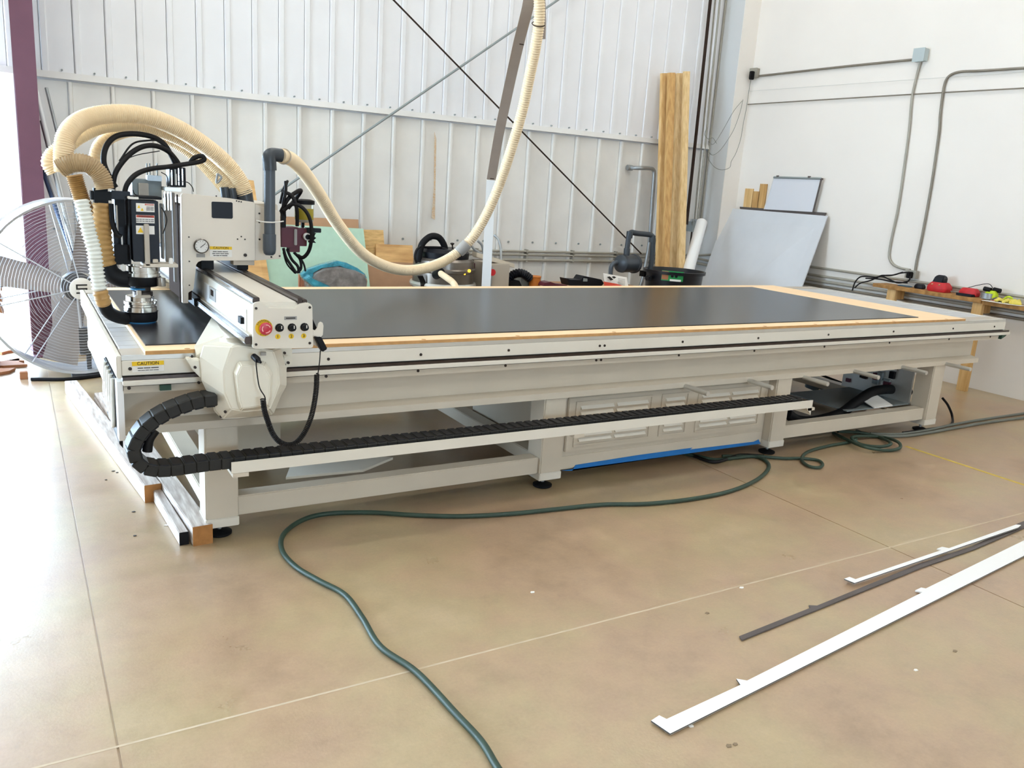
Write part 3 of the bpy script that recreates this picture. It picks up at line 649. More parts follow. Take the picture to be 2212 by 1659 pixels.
# black loops of cable (parts of the head)
for l, r_ in (([(250, 405, 3.95), (238, 385, 3.95), (224, 350, 3.96), (230, 315, 3.98), (252, 294, 4.0), (290, 289, 4.02), (330, 296, 4.04), (355, 312, 4.05), (372, 340, 4.05), (382, 362, 4.05)], .0115),
          ([(243, 408, 3.95), (250, 372, 3.96), (275, 338, 3.98), (305, 318, 4.0), (335, 315, 4.02), (362, 326, 4.04), (380, 345, 4.05), (390, 362, 4.05)], .011),
          ([(258, 348, 3.97), (285, 312, 4.0), (315, 304, 4.02), (345, 306, 4.04), (372, 335, 4.05)], .004),
          ([(268, 418, 3.9), (276, 396, 3.9), (295, 376, 3.92), (325, 365, 3.95), (365, 360, 3.97), (405, 354, 3.98), (428, 350, 3.98), (441, 345, 3.98), (436, 337, 3.98), (420, 341, 3.99), (412, 350, 4.0)], .0105),
          ([(276, 342, 4.0), (300, 334, 4.01), (345, 326, 4.03)], .002), ([(348, 372, 4.0), (360, 380, 4.0), (363, 396, 4.0), (362, 404, 4.0)], .002),
          ([(386, 392, 3.97), (405, 394, 3.97), (415, 404, 3.97), (418, 414, 3.97)], .002), ([(287, 410, 3.9), (292, 420, 3.9), (310, 426, 3.9)], .002),
          ([(349, 448, 3.86), (358, 465, 3.86), (360, 480, 3.86), (352, 505, 3.86)], .0022)):
    MB().tube(smoothpath(path(l), 8), r_, 10).build('cable_loop', 'cable_black', Hd, smooth=True)
# right side: maroon drive box, lubricator jar, looping cables
mx = bxp(608, 490, 645, 535, 4.03, .10, 'drive_box', 'maroon'); bxp(640, 493, 663, 532, 4.05, .06, 'drive_box', 'maroon', mx); bxp(636, 495, 642, 530, 4.02, .01, 'box_label', 'label_grey', mx); bxp(625, 530, 648, 545, 4.04, .05, 'drive_foot', 'maroon', mx)
c = A(662, 511, 4.03); MB().cyl(c, c-V(0, .02, 0), .018, n=18).build('pressure_port', 'label_white', mx); MB().cyl(c-V(0, .02, 0), c-V(0, .03, 0), .012, n=18).build('port_core', 'black', mx)
bxp(662, 492, 680, 512, 4.05, .03, 'fitting', 'black'); bxp(678, 493, 694, 503, 4.05, .03, 'fitting', 'black_plastic'); 
for y in (509, 518): MB().prism(path([(668, y, 4.05), (683, y-5, 4.05), (678, y+1, 4.05), (683, y+7, 4.05), (668, y+6, 4.05)]), (0, .02, 0)).build('thumb_screw', 'black', Hd)
jc = A(657, 457, 4.10)
jr = MB().lathe(V(jc.x, 4.10, A(657, 480, 4.10).z), (0, 0, 1), [(.038, 0), (.045, .01), (.045, .105)], 24).build('oil_jar', 'jar_clear', Hd, smooth=True)
MB().lathe(V(jc.x, 4.10, A(657, 479, 4.10).z), (0, 0, 1), [(.039, 0), (.0455, .012), (.0455, .065)], 24).build('oil', 'oil_yellow', jr, smooth=True)
MB().lathe(V(jc.x, 4.10, A(657, 441, 4.10).z), (0, 0, 1), [(.05, 0), (.05, .018), (.03, .024)], 24).build('jar_lid', 'black', jr, smooth=True)
bxp(652, 478, 658, 492, 4.09, .02, 'jar_stem', 'black')
for l, r_ in (([(615, 470, 4.02), (612, 440, 4.0), (617, 415, 4.0), (617, 392, 4.02)], .008), ([(605, 440, 4.02), (612, 410, 4.02), (621, 392, 4.04), (607, 430, 4.06)], .006),
          ([(606, 460, 4.02), (622, 430, 4.0), (640, 415, 4.02), (650, 412, 4.05), (640, 428, 4.08), (622, 450, 4.08)], .010),
          ([(610, 412, 4.02), (618, 416, 4.0), (632, 425, 3.98), (641, 452, 3.98), (642, 488, 4.0)], .009),
          ([(612, 455, 4.0), (632, 441, 3.98), (655, 450, 3.97), (670, 475, 3.97), (673, 510, 3.98), (668, 540, 4.0), (655, 556, 4.02), (642, 552, 4.04)], .009),
          ([(612, 536, 4.03), (618, 556, 4.03), (630, 575, 4.03), (640, 590, 4.03)], .007), ([(620, 538, 4.05), (630, 560, 4.05), (643, 575, 4.05), (646, 590, 4.05)], .007),
          ([(635, 545, 4.05), (648, 560, 4.05), (650, 580, 4.05), (641, 589, 4.05)], .007), ([(645, 550, 4.05), (656, 570, 4.05), (660, 586, 4.05)], .005), ([(612, 545, 4.05), (620, 570, 4.05), (637, 590, 4.05)], .004)):
    MB().tube(smoothpath(path(l), 8), r_, 10).build('cable_loop', 'cable_black', Hd, smooth=True)
bxp(609, 455, 618, 492, 4.01, .03, 'gland', 'black')
# grey plastic pipe riser with elbow
P_ = thing('pvc_riser', 'dark grey plastic pipe riser strapped to the router head, elbow on top', 'pipe', A(583, 545, 3.90))
MB().cyl(A(582.5, 545, 3.90), A(582.5, 345, 3.90), .0245, n=24).build('pipe', 'pvc_grey', P_, smooth=True)
c = A(582, 549, 3.90); t_ = A(582, 506, 3.90); MB().lathe(c, (t_-c), [(.018, -.004), (.026, .004), (.0295, .02), (.0295, (t_-c).length)], 24).build('end_cap', 'pvc_grey', P_, smooth=True)
MB().tube(smoothpath([A(583, 368, 3.90), A(582, 350, 3.90), A(581, 341, 3.90), A(584, 335.5, 3.905), A(591, 334, 3.91), A(608, 336, 3.915)], 6), .030, 24).build('elbow', 'pvc_dark', P_, smooth=True)
MB().tube([A(554, 476, 3.945), A(562, 478.5, 3.90), A(575, 480, 3.868), A(590, 480.5, 3.868), A(602, 479.5, 3.90), A(612, 478, 3.945)], .003, 8).build('strap', 'label_white', P_, smooth=True)

# ---------------------------------------------------------------- hoses
def hose(name, pts, r, m, label, cat='hose', pitch=.008, amp=.0022, n=18, group=None):
    mb = MB(); ribbed(mb, path(pts), r, pitch, amp, n); return mb.build(name, m, None, smooth=True, label=label, cat=cat, group=group)
hose('dust_hose', [(139, 372, 3.92), (137, 345, 3.92), (138, 320, 3.92), (143, 296, 3.93), (160, 272, 3.95), (190, 255, 3.98), (240, 246, 4.0), (300, 248, 4.02), (350, 262, 4.04), (400, 286, 4.06), (450, 320, 4.08), (490, 355, 4.1), (516, 388, 4.1), (530, 420, 4.1)], .037, 'hose_beige', 'outermost pale beige dust hose arching high over the router head')
hose('dust_hose', [(120, 372, 4.06), (108, 352, 4.06), (118, 333, 4.07), (140, 316, 4.07), (172, 292, 4.08), (225, 270, 4.10), (285, 268, 4.13), (345, 281, 4.15), (400, 305, 4.16), (445, 338, 4.16), (482, 378, 4.14), (508, 416, 4.12)], .033, 'hose_beige', 'middle pale beige dust hose just under the outermost one')
hose('dust_hose', [(207, 360, 4.12), (208, 335, 4.13), (218, 312, 4.15), (245, 292, 4.18), (285, 282, 4.22), (340, 292, 4.23), (390, 315, 4.22), (432, 348, 4.2), (466, 384, 4.16), (491, 414, 4.12)], .027, 'hose_beige', 'innermost pale beige dust hose above the black cable loops')
hose('dust_hose', [(128, 365, 3.90), (150, 354, 3.89), (178, 352, 3.88), (203, 364, 3.88), (220, 385, 3.88), (226, 408, 3.88)], .036, 'hose_tan', 'short tan hose bending into the black coupling')
hose('dust_hose', [(160, 378, 3.98), (168, 405, 3.98), (180, 440, 3.98), (194, 470, 3.98), (203, 495, 3.98)], .031, 'hose_brown', 'brown stained hose going down behind the white ribbed hose', amp=.003)
hose('dust_hose', [(222, 438, 3.90), (222, 470, 3.90), (220, 505, 3.90), (224, 540, 3.90), (231, 576, 3.90)], .037, 'hose_brown', 'ribbed brown vertical hose below the black coupling', pitch=.022, amp=.003)
MB().tube(smoothpath(path([(231, 572, 3.9), (240, 590, 3.9), (258, 601, 3.9), (282, 604, 3.9)]), 8), [.036]*25, 18).build('hose_elbow', 'black_rubber', None, smooth=True, label='black rubber elbow joining brown ribbed hose to upper spindle ring', cat='elbow')
hose('dust_hose', [(176, 432, 3.84), (184, 465, 3.83), (192, 500, 3.83), (203, 540, 3.82), (208, 580, 3.82), (216, 630, 3.82)], .027, 'hose_white', 'translucent white ribbed hose hanging left of the spindles', pitch=.016, amp=.004)
hose('hose_cuff', [(216, 628, 3.82), (221, 645, 3.82), (226, 660, 3.83)], .029, 'hose_brown', 'brown cuff at the bottom of the white ribbed hose', pitch=.02, amp=.002)
MB().tube(smoothpath(path([(225, 655, 3.83), (233, 672, 3.84), (250, 683, 3.86), (275, 689, 3.88)]), 8), .027, 18).build('hose_elbow', 'black_rubber', None, smooth=True, label='black rubber elbow running into the dust shoe at table level', cat='elbow')
Hs = [(606, 336, 3.92), (630, 345, 4.0), (655, 370, 4.1), (690, 420, 4.25), (730, 485, 4.4), (780, 545, 4.55), (830, 574, 4.68), (880, 584, 4.78), (930, 576, 4.85), (975, 555, 4.88), (1015, 520, 4.85), (1050, 465, 4.8), (1080, 395, 4.72), (1105, 320, 4.62), (1128, 240, 4.52), (1145, 160, 4.42), (1158, 95, 4.33), (1165, 40, 4.28), (1163, -20, 4.26), (1150, -80, 4.3), (1140, -120, 4.4)]
bh = hose('vacuum_hose', Hs, .031, 'hose_beige', 'long beige corrugated hose sagging from grey elbow up out of the frame', pitch=.014, amp=.0022)
org = (0, 0, 0)
MB().lathe(A(1000, 536, 4.86), (A(1012, 524, 4.85)-A(986, 550, 4.87)), [(.034, -.04), (.037, -.03), (.037, .03), (.034, .04)], 24).build('hose_clamp', 'label_grey', bh, smooth=True)
cq = A(1171, 55, 4.3)
MB().tube(subdiv_ring(A(1163, 52, 4.29), .036, A(1165, 40, 4.28)-A(1160, 80, 4.33), 24), .0025, 6, closed=True).build('tie_strap', 'brown_dark', bh)
MB().tube(subdiv_ring(A(613, 338, 3.93), .034, A(625, 344, 4.0)-A(606, 336, 3.92), 24), .003, 6, closed=True).build('hose_clamp', 'cream_dark', bh)
# boom: post and flat spring arm curling over the top
bt = thing('hose_boom', 'tall post with a flat springy arm curling over to carry the vacuum hose', 'boom', V(A(1050, 617, 5.7).x, 5.7, 0))
p0 = A(1050, 617, 5.7); p1 = A(1061, 388, 5.5); dlt = (p1-p0); base = p0-dlt*(p0.z/dlt.z)
def strip(pts, wds, th, name, m, parent, wdir=None):
    rings = []
    for i, (p, w_) in enumerate(zip(pts, wds)):
        t = (pts[min(i+1, len(pts)-1)]-pts[max(i-1, 0)]).normalized(); wd = (rt-t*rt.dot(t)).normalized(); nn = t.cross(wd)
        rings.append([p-wd*w_/2-nn*th/2, p+wd*w_/2-nn*th/2, p+wd*w_/2+nn*th/2, p-wd*w_/2+nn*th/2])
    return MB().loft(rings).build(name, m, parent)
strip([base, p0, p1], [.07, .07, .068], .05, 'post', 'white_tube', bt)
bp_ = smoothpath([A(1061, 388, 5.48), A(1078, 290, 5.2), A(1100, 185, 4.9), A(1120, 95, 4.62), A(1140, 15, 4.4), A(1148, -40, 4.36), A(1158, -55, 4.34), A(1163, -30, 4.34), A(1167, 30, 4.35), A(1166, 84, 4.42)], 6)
strip(bp_, [.066]*len(bp_), .006, 'spring_arm', 'boom_shade_grey', bt)  # arm greyed for shade, post white for light: tones put into the colours
for x, y, Y in ((1063, 386, 5.44), (1127, 96, 4.58)): MB().cbox(A(x, y, Y), (.03, .004, .006)).build('rivet', 'brown_dark', bt)

# ---------------------------------------------------------------- boards on the table
mdf = MB().box(.400, 3.29, .799, 5.645, 5.03, .815).build('spoilboard', 'mdf', None, bevel=.001, label='pale spoilboard panel lying on the router bed', cat='board')
MB().box(.400, 3.2893, .799, 5.645, 3.2915, .8135).build('board_edge', 'mdf_edge', mdf)
x = .55
while x < 5.6:
    MB().cyl((x, 3.30, .8152), (x, 3.30, .8158), .011, n=8).build('notch', 'mdf_edge', mdf); x += .3+random.random()*.35
MB().box(.413, 3.385, .8152, 5.25, 4.895, .820).build('laminate_sheet', 'lam_black', None, label='glossy black sheet laid on the spoilboard', cat='sheet')

# ---------------------------------------------------------------- things behind the table
def leaned(name, m, tl, tr_, bl, br, Yt, Yb_, th, label, cat, parent=None, group=None):
    # board leaning on the back wall: pixel corners on its visible part, continued down to the floor
    TL, TR, BL, BR = A(*tl, Yt), A(*tr_, Yt), A(*bl, Yb_), A(*br, Yb_)
    BL = TL+(BL-TL)*(TL.z/(TL.z-BL.z)); BR = TR+(BR-TR)*(TR.z/(TR.z-BR.z))
    n = (TR-TL).cross(BL-TL).normalized(); n = n if n.y > 0 else -n
    return MB().prism([TL, TR, BR, BL], n*th).build(name, m, parent, label=label, cat=cat, group=group)
leaned('insulation_board', 'green_board', (560, 482), (785, 494), (560, 617), (799, 617), 7.4, 7.15, .02, 'pale green board leaning on the back wall behind the router head', 'board')
leaned('particle_board', 'brown_board', (600, 467), (774, 474), (600, 560), (778, 560), 7.5, 7.3, .02, 'brown board showing as a strip above the green board', 'board')
leaned('plywood_offcut', 'ply', (521, 386), (548, 390), (527, 617), (581, 600), 7.45, 7.15, .018, 'yellowish plywood piece showing behind the hose ports', 'board')
leaned('plywood_offcut', 'osb', (784, 496), (828, 497), (790, 617), (836, 617), 7.5, 7.35, .015, 'narrow yellow plywood piece just right of the green board', 'board')
leaned('plywood_offcut', 'ply', (812, 527), (891, 530), (812, 617), (897, 617), 7.42, 7.25, .015, 'wider grainy plywood piece with a stepped top', 'board')
leaned('hardboard_panel', 'particle', (788, 563), (894, 568), (792, 617), (898, 617), 7.3, 7.2, .015, 'plain brown panel low in front of the plywood pieces', 'board')
# film-wrapped bundle
wt = thing('wrapped_bundle', 'grey bundle in blue plastic film in front of the green board', 'bundle', V(A(725, 600, 6.9).x, 6.9, 0))
pp = [(668, 618), (662, 600), (668, 586), (690, 575), (722, 571), (760, 579), (782, 589), (787, 605), (785, 618)]
def blob(ps, Y, d, name, m, parent, down=0.0, k=.8):
    f = [A(x, y, Y) for x, y in ps]
    if down: 
        for q in f:
            if q.z == min(z.z for z in f) or q.z < min(z.z for z in f)+.02: q.z = down
    c = sum(f, V(0, 0, 0))/len(f)
    rings = [[c+(q-c)*k-V(0, d*.5, 0) for q in f], [q-V(0, d*.3, 0) for q in f], [q+V(0, d*.3, 0) for q in f], [c+(q-c)*k+V(0, d*.5, 0) for q in f]]
    return MB().loft(rings).build(name, m, parent, bevel=.004, smooth=True)
blob([(x, y) for x, y in pp], 6.9, .25, 'foil_pad', 'foil_grey', wt, .01, .9)
blob([(648, 592), (660, 582), (690, 571), (725, 562), (745, 566), (770, 578), (785, 590), (790, 600), (782, 600), (762, 584), (730, 573), (690, 578), (672, 588), (672, 600), (700, 618), (672, 618), (655, 605)], 6.85, .10, 'blue_film', 'teal_film', wt, 0, .97)
blob([(664, 592), (672, 600), (700, 612), (715, 619), (700, 622), (672, 618), (652, 600)], 6.8, .10, 'blue_film', 'teal_film', wt)
ct = thing('copper_strips', 'reddish strips standing at the left edge of the film-wrapped bundle', 'strips', V(A(650, 600, 7.0).x, 7.0, 0))
for i in range(4):
    q = A(645.5+i*4, 592+i*4, 7.0); MB().box(q.x, 7.0, 0, q.x+.012, 7.02, q.z).build('strip', 'copper', ct)
# dust collector / vacuum pump cluster
vt = thing('vacuum_pump', 'rusty steel drum vacuum with a black arched handle behind the table', 'vacuum', V(A(960, 600, 6.6).x, 6.6, 0))
c = A(957, 600, 6.6); R = .27
top = A(957, 556, 6.6).z
MB().lathe(V(c.x, 6.6, 0), (0, 0, 1), [(R, .02), (R, top-.12), (R*1.04, top-.11), (R*1.04, top-.09), (R, top-.08), (R*.98, top-.02), (R*.9, top)], 40).build('drum', 'tank_metal', vt, smooth=True)
MB().lathe(V(c.x, 6.6, 0), (0, 0, 1), [(R*1.06, A(957, 612, 6.6).z-.02), (R*1.09, A(957, 612, 6.6).z), (R*1.06, A(957, 612, 6.6).z+.02)], 40).build('clamp_band', 'aluminium', vt, smooth=True)
MB().lathe(V(c.x, 6.6, top), (0, 0, 1), [(R*.8, 0), (R*.82, .05), (R*.7, .08)], 30).build('motor_cover', 'black_plastic', vt, smooth=True)
MB().tube(smoothpath(path([(903, 566, 6.55), (906, 548, 6.55), (912, 527, 6.55), (926, 513, 6.55), (938, 510, 6.55), (950, 515, 6.55), (960, 532, 6.55), (962, 552, 6.55)]), 8), .028, 16).build('handle', 'black_rubber', vt, smooth=True)
MB().cyl(A(912, 534, 6.55), A(958, 535, 6.55), .010, n=12).build('handle_bar', 'black', vt, smooth=True)
MB().tube(smoothpath(path([(910, 531, 6.5), (900, 540, 6.5), (896, 555, 6.5), (900, 568, 6.5)]), 6), .010, 10).build('cord', 'cable_black', vt, smooth=True)
MB().tube(smoothpath(path([(955, 536, 6.5), (968, 540, 6.5), (976, 552, 6.5), (982, 565, 6.5)]), 6), .008, 10).build('cord', 'cable_black', vt, smooth=True)
MB().cyl(A(978, 545, 6.5), A(977, 526, 6.5), .006, n=10).lathe(A(977, 527, 6.5), (0, 0, 1), [(.008, -.01), (.018, 0), (.018, .008), (.004, .012)], 16).build('lift_pin', 'dark_steel', vt, smooth=True)
MB().cyl(A(942, 594, 6.35), A(952, 588, 6.25), .038, n=20).build('hose_inlet', 'black', vt, smooth=True)
MB().tube(smoothpath(path([(952, 591, 6.25), (965, 600, 6.1), (978, 610, 6.05), (985, 622, 6.0), (990, 640, 6.0)]), 8), .026, 16).build('outlet_hose', 'hose_beige', vt, smooth=True)
for (x, y, r_) in ((1013, 585, .014), (1003, 592, .008)): q = A(x, y, 6.34); MB().cyl(q, q-V(0, .01, 0), r_, n=16).build('indicator_lamp', 'amber', vt)
for i in range(4): q = A(903+i*3, 596, 6.45); MB().tube(smoothpath([q, q+V(.03, 0, -.06), q+V(.05, .02, -.18)], 5), .006, 8).build('cord', 'cable_black', vt)
bx = thing('control_box', 'beige steel control box beside the tall post behind the table', 'box', V(A(1080, 600, 6.5).x, 6.5, 0))
a, b = A(1062, 570, 6.4), A(1099, 618, 6.4)
MB().box(a.x-.02, 6.4, 0, b.x, 6.75, a.z).build('body', 'cream_dark', bx, bevel=.006)
MB().prism([A(1030, 545, 6.45), A(1112, 570, 6.45), A(1112, 579, 6.45), A(1030, 556, 6.45)], (0, .09, 0)).build('top_channel', 'cream', bx, bevel=.004)
MB().box(A(1052, 590, 6.38).x, 6.38, .3, a.x, 6.4, A(1052, 575, 6.38).z).build('side_plate', 'galv', bx); q = A(1062, 588, 6.38); MB().cyl(q, q-V(0, .02, 0), .03, n=16).build('red_knob', 'red', bx)
bx2 = thing('pump_box', 'grey-brown steel box between the drum vacuum and the tall post', 'box', V(A(1035, 600, 6.7).x, 6.7, 0))
a, b = A(1012, 560, 6.7), A(1050, 618, 6.7)
MB().box(a.x, 6.7, 0, b.x, 7.0, a.z).build('body', 'tank_metal', bx2, bevel=.006); q = A(1026, 576, 6.69); MB().cyl(q, q-V(0, .02, 0), .035, n=16).build('red_knob', 'maroon', bx2)
for l, nm in (([(1068, 508, 6.9), (1077, 518, 6.85), (1082, 540, 6.8), (1082, 570, 6.7)], 'right of the tall post, curving down to the control box'), ([(1032, 520, 6.8), (1041, 530, 6.8), (1045, 548, 6.8)], 'left of the tall post, upper bend'), ([(1018, 530, 6.8), (1026, 540, 6.8), (1042, 550, 6.8)], 'left of the tall post, lower bend')):
    MB().tube(smoothpath(path(l), 8), .012, 10).build('clear_hose', 'galv', None, smooth=True, label='clear grey hose '+nm, cat='hose')
cd_ = MB(); ribbed(cd_, path([(1095, 612, 6.5), (1102, 598, 6.5), (1118, 590, 6.5), (1133, 593, 6.5), (1146, 603, 6.5)]), .036, .022, .006, 16)
cd_.build('flexible_duct', 'black_plastic', None, smooth=True, label='dark corrugated duct arching behind the orange can', cat='duct')
c = A(1156, 600, 6.5); MB().lathe(V(c.x, 6.5, .55), (0, 0, 1), [(.052, .05), (.052, c.z-.55), (.056, c.z-.545), (.056, c.z-.535), (.045, c.z-.53)], 24).build('orange_can', 'orange', None, smooth=True, label='orange can on the low bench behind the table', cat='can')
# low bench behind the table holding small stuff
lbh = thing('low_bench', 'low dark bench behind the table, almost hidden, carrying cans and cases', 'bench', (4.6, 6.6, 0))
MB().box(3.75, 6.3, .56, 5.42, 6.95, .60).build('top', 'particle', lbh)
for x in (3.8, 5.34): 
    for y in (6.34, 6.85): MB().box(x, y, 0, x+.06, y+.06, .56).build('leg', 'stud', lbh)
def tool(ps, Y, d, name, m, label, cat, sub=None):
    t = MB().prism(path([(x, y, Y) for x, y in ps]), (0, d, 0)).build(name, m, None, bevel=.004, label=label, cat=cat)
    return t
tool([(1125, 618), (1127, 600), (1145, 596), (1150, 618)], 6.55, .15, 'tool_case', 'elec_grey', 'grey case left of the orange can', 'case')
tool([(1100, 618), (1106, 608), (1122, 606), (1128, 618)], 6.4, .1, 'motor_housing', 'black', 'small black motor housing below the corrugated duct', 'motor')
tool([(1174, 618), (1178, 611), (1190, 609), (1200, 613), (1226, 616), (1226, 619)], 6.35, .12, 'folded_cloth', 'maroon', 'flat dark reddish cloth right of the orange can', 'cloth')
t = tool([(1226, 602), (1232, 604), (1256, 605), (1262, 596), (1275, 599), (1300, 604), (1305, 612), (1300, 618), (1230, 617)], 6.4, .14, 'tool_holster', 'black_plastic', 'black tool case with a square loop, left of the leaflet', 'case')
MB().prism(path([(1261, 601, 6.39), (1269, 602, 6.39), (1269, 608, 6.39), (1260, 608, 6.39)]), (0, .005, 0)).build('buckle', 'elec_grey', t)
lf = MB().prism(path([(1303, 590, 6.35), (1354, 599, 6.45), (1358, 621, 6.4), (1308, 623, 6.3)]), (0, .002, 0)).build('leaflet', 'paper', None, label='white and red printed leaflet propped behind the table', cat='leaflet')
MB().prism(path([(1304, 608, 6.31), (1332, 613, 6.35), (1350, 619, 6.36), (1306, 622, 6.28)]), (0, -.003, 0)).build('red_panel', 'paper_red', lf)
for ps in (((1311, 598), (1317, 597), (1325, 604), (1319, 606)), ((1321, 598), (1326, 596.5), (1331, 599), (1326, 602))): MB().prism(path([(x, y, 6.33) for x, y in ps]), (0, -.003, 0)).build('printed_picture', 'ink', lf)
for k in range(5): MB().prism(path([(1335, 601+3*k, 6.36), (1350, 603.5+3*k, 6.38), (1350, 604.3+3*k, 6.38), (1335, 601.8+3*k, 6.36)]), (0, -.002, 0)).build('printed_line', 'label_grey', lf)
# grey pipe assembly with strainer
pv = thing('pvc_filter', 'dark grey plastic pipe loop with a fat cylindrical filter', 'pipe', V(A(1400, 600, 6.7).x, 6.7, 0))
def pz_(x, y): return A(x, y, 6.7)
lo = pz_(1400, 617); lo2 = V(lo.x, 6.7, 0.02)
MB().tube(smoothpath([lo2, lo, pz_(1408, 560), pz_(1410, 530), pz_(1411, 516), pz_(1406, 508), pz_(1395, 506), pz_(1375, 504), pz_(1364, 502), pz_(1359, 508), pz_(1357, 520), pz_(1353, 549)], 6), .027, 18).build('pipe', 'pvc_dark', pv, smooth=True)
c = pz_(1356, 569); MB().lathe(c+V(-.13, -.03, 0), (1, .25, -.02), [(.05, 0), (.088, .02), (.092, .05), (.088, .07), (.088, .22), (.098, .225), (.098, .25), (.07, .26)], 28).build('filter_body', 'pvc_dark', pv, smooth=True)
MB().tube(smoothpath([pz_(1336, 567), pz_(1327, 568), pz_(1321, 575), pz_(1319, 590), pz_(1318, 620)], 6), .022, 16).build('elbow', 'pvc_grey', pv, smooth=True)
for x, y in ((1409, 515), (1360, 506), (1354, 543)): MB().lathe(pz_(x, y), (0, 0, 1), [(.032, -.04), (.033, .0), (.032, .03)], 20).build('socket', 'pvc_dark', pv, smooth=True)
bxq = MB().box(pz_(1390, 590).x-.02, 6.66, pz_(1390, 597).z, pz_(1400, 590).x, 6.74, pz_(1390, 585).z).build('clamp', 'black', pv)
gp = [(1357, 362), (1380, 363), (1403, 363.5), (1411, 367), (1413, 378), (1410, 420), (1406, 480), (1402, 530), (1394, 575), (1386, 610)]
q = path([(x, y, 7.50 if i else 7.62) for i, (x, y) in enumerate(gp)]); q.append(V(q[-1].x-.08, 7.5, .3))
gpo = MB().tube(smoothpath(q, 6), .022, 14).build('water_pipe', 'galv', None, smooth=True, label='galvanised pipe bent over at its top, left of the tall studs', cat='pipe')
MB().lathe(A(1358, 362, 7.6), (1, 0, 0), [(.03, -.02), (.032, 0), (.03, .05)], 16).build('elbow', 'galv', gpo, smooth=True)
# black tub
tb = thing('plastic_tub', 'round black plastic tub with a green label in front of the studs', 'tub', V(A(1458, 600, 6.5).x, 6.5, 0))
c = A(1457, 583, 6.5); R = (A(1508, 583, 6.5)-A(1406, 583, 6.5)).length/2*.97; tz = c.z
MB().lathe(V(c.x, 6.5, 0), (0, 0, 1), [(R*.78, 0), (R*.95, tz-.03), (R*1.02, tz-.03), (R*1.03, tz), (R*.98, tz), (R*.93, tz-.04), (R*.76, .03)], 40).build('tub_body', 'tub_black', tb, smooth=True)
MB().box(c.x+R, 6.46, tz-.11, c.x+R+.045, 6.54, tz-.06).build('handle', 'tub_black', tb, bevel=.01); MB().box(c.x-R-.045, 6.46, tz-.11, c.x-R, 6.54, tz-.06).build('handle', 'tub_black', tb, bevel=.01)
def curved(a0, a1, z0, z1, rad, name, m, parent, cx_=c.x, cy_=6.5, tk=.002):
    r1, r2 = [], []; n = 8; top_, bot_ = [], []
    for i in range(n+1):
        a = a0+(a1-a0)*i/n; top_.append(V(cx_+cos(a)*rad, cy_+sin(a)*rad, z1)); bot_.append(V(cx_+cos(a)*rad*.995, cy_+sin(a)*rad*.995, z0))
    mb = MB(); f = [(i, i+1, n+2+i, n+1+i) for i in range(n)]; return mb.add(top_+bot_, f).build(name, m, parent)
lbz0, lbz1 = A(1440, 610, 6.2).z, A(1440, 588, 6.2).z
lg = curved(-2.72, -1.98, lbz0, lbz1, R*.965, 'tub_label', 'label_green', tb); curved(-2.71, -2.48, lbz0+.01, lbz1-.005, R*.968, 'label_photo', 'scrap', tb); curved(-2.42, -2.05, lbz0, lbz0+.02, R*.968, 'label_strip', 'label_white', tb)
for a in (-2.35, -2.22): MB().cyl((c.x+cos(a)*R*.96, 6.5+sin(a)*R*.96, (lbz0+lbz1)/2), (c.x+cos(a)*R*.972, 6.5+sin(a)*R*.972, (lbz0+lbz1)/2), .014, n=14).build('label_picture', 'black', tb)
# tall lumber leaning on the back wall
def stud(tx0, tx1, ty, bx0, bx1, by, Yt, Yb_, th, m, label, group):
    TL, TR, BL, BR = A(tx0, ty, Yt), A(tx1, ty, Yt), A(bx0, by, Yb_), A(bx1, by, Yb_)
    BL = TL+(BL-TL)*(TL.z/(TL.z-BL.z)); BR = TR+(BR-TR)*(TR.z/(TR.z-BR.z))
    return MB().prism([TL, TR, BR, BL], (0, th, 0)).build('wood_stud', m, None, bevel=.002, label=label, cat='lumber', group=group)
g = 'tall studs leaning on the back wall'
stud(1431, 1442, 158, 1420, 1432, 578, 7.52, 7.10, .04, 'stud', 'leftmost of the tall studs leaning on the back wall', g)
stud(1446, 1459.5, 157, 1434.5, 1446, 578, 7.44, 6.93, .04, 'stud2', 'second tall stud from the left, browner than its neighbours', g)
stud(1464.5, 1476.5, 158, 1449.5, 1461.5, 578, 7.53, 7.10, .04, 'stud4', 'third tall stud from the left, paler than the one to its left', g)
stud(1480, 1491, 154, 1466, 1480, 578, 7.43, 6.95, .04, 'stud4', 'rightmost tall stud, topping the others slightly', g)
stud(1455, 1484, 160, 1441, 1470, 578, 7.585, 7.16, .02, 'stud_gap_shade', 'tall stud behind the others, darkened so the gaps look shaded', g)  # back stud coloured darker to stand for shade between the front ones
# white roll
p1 = A(1516, 480, 7.2); p2 = A(1489, 578, 6.9); d_ = p2-p1; base = p1+d_*(p1.z/-d_.z)
pr = MB().cyl(base, p1, .062, n=24).build('plastic_roll', 'white_tube', None, smooth=True, label='white roll leaning between the studs and the pier', cat='roll')
MB().cyl(p1, p1-d_.normalized()*.003, .035, n=16).build('roll_core', 'brown_board', pr)
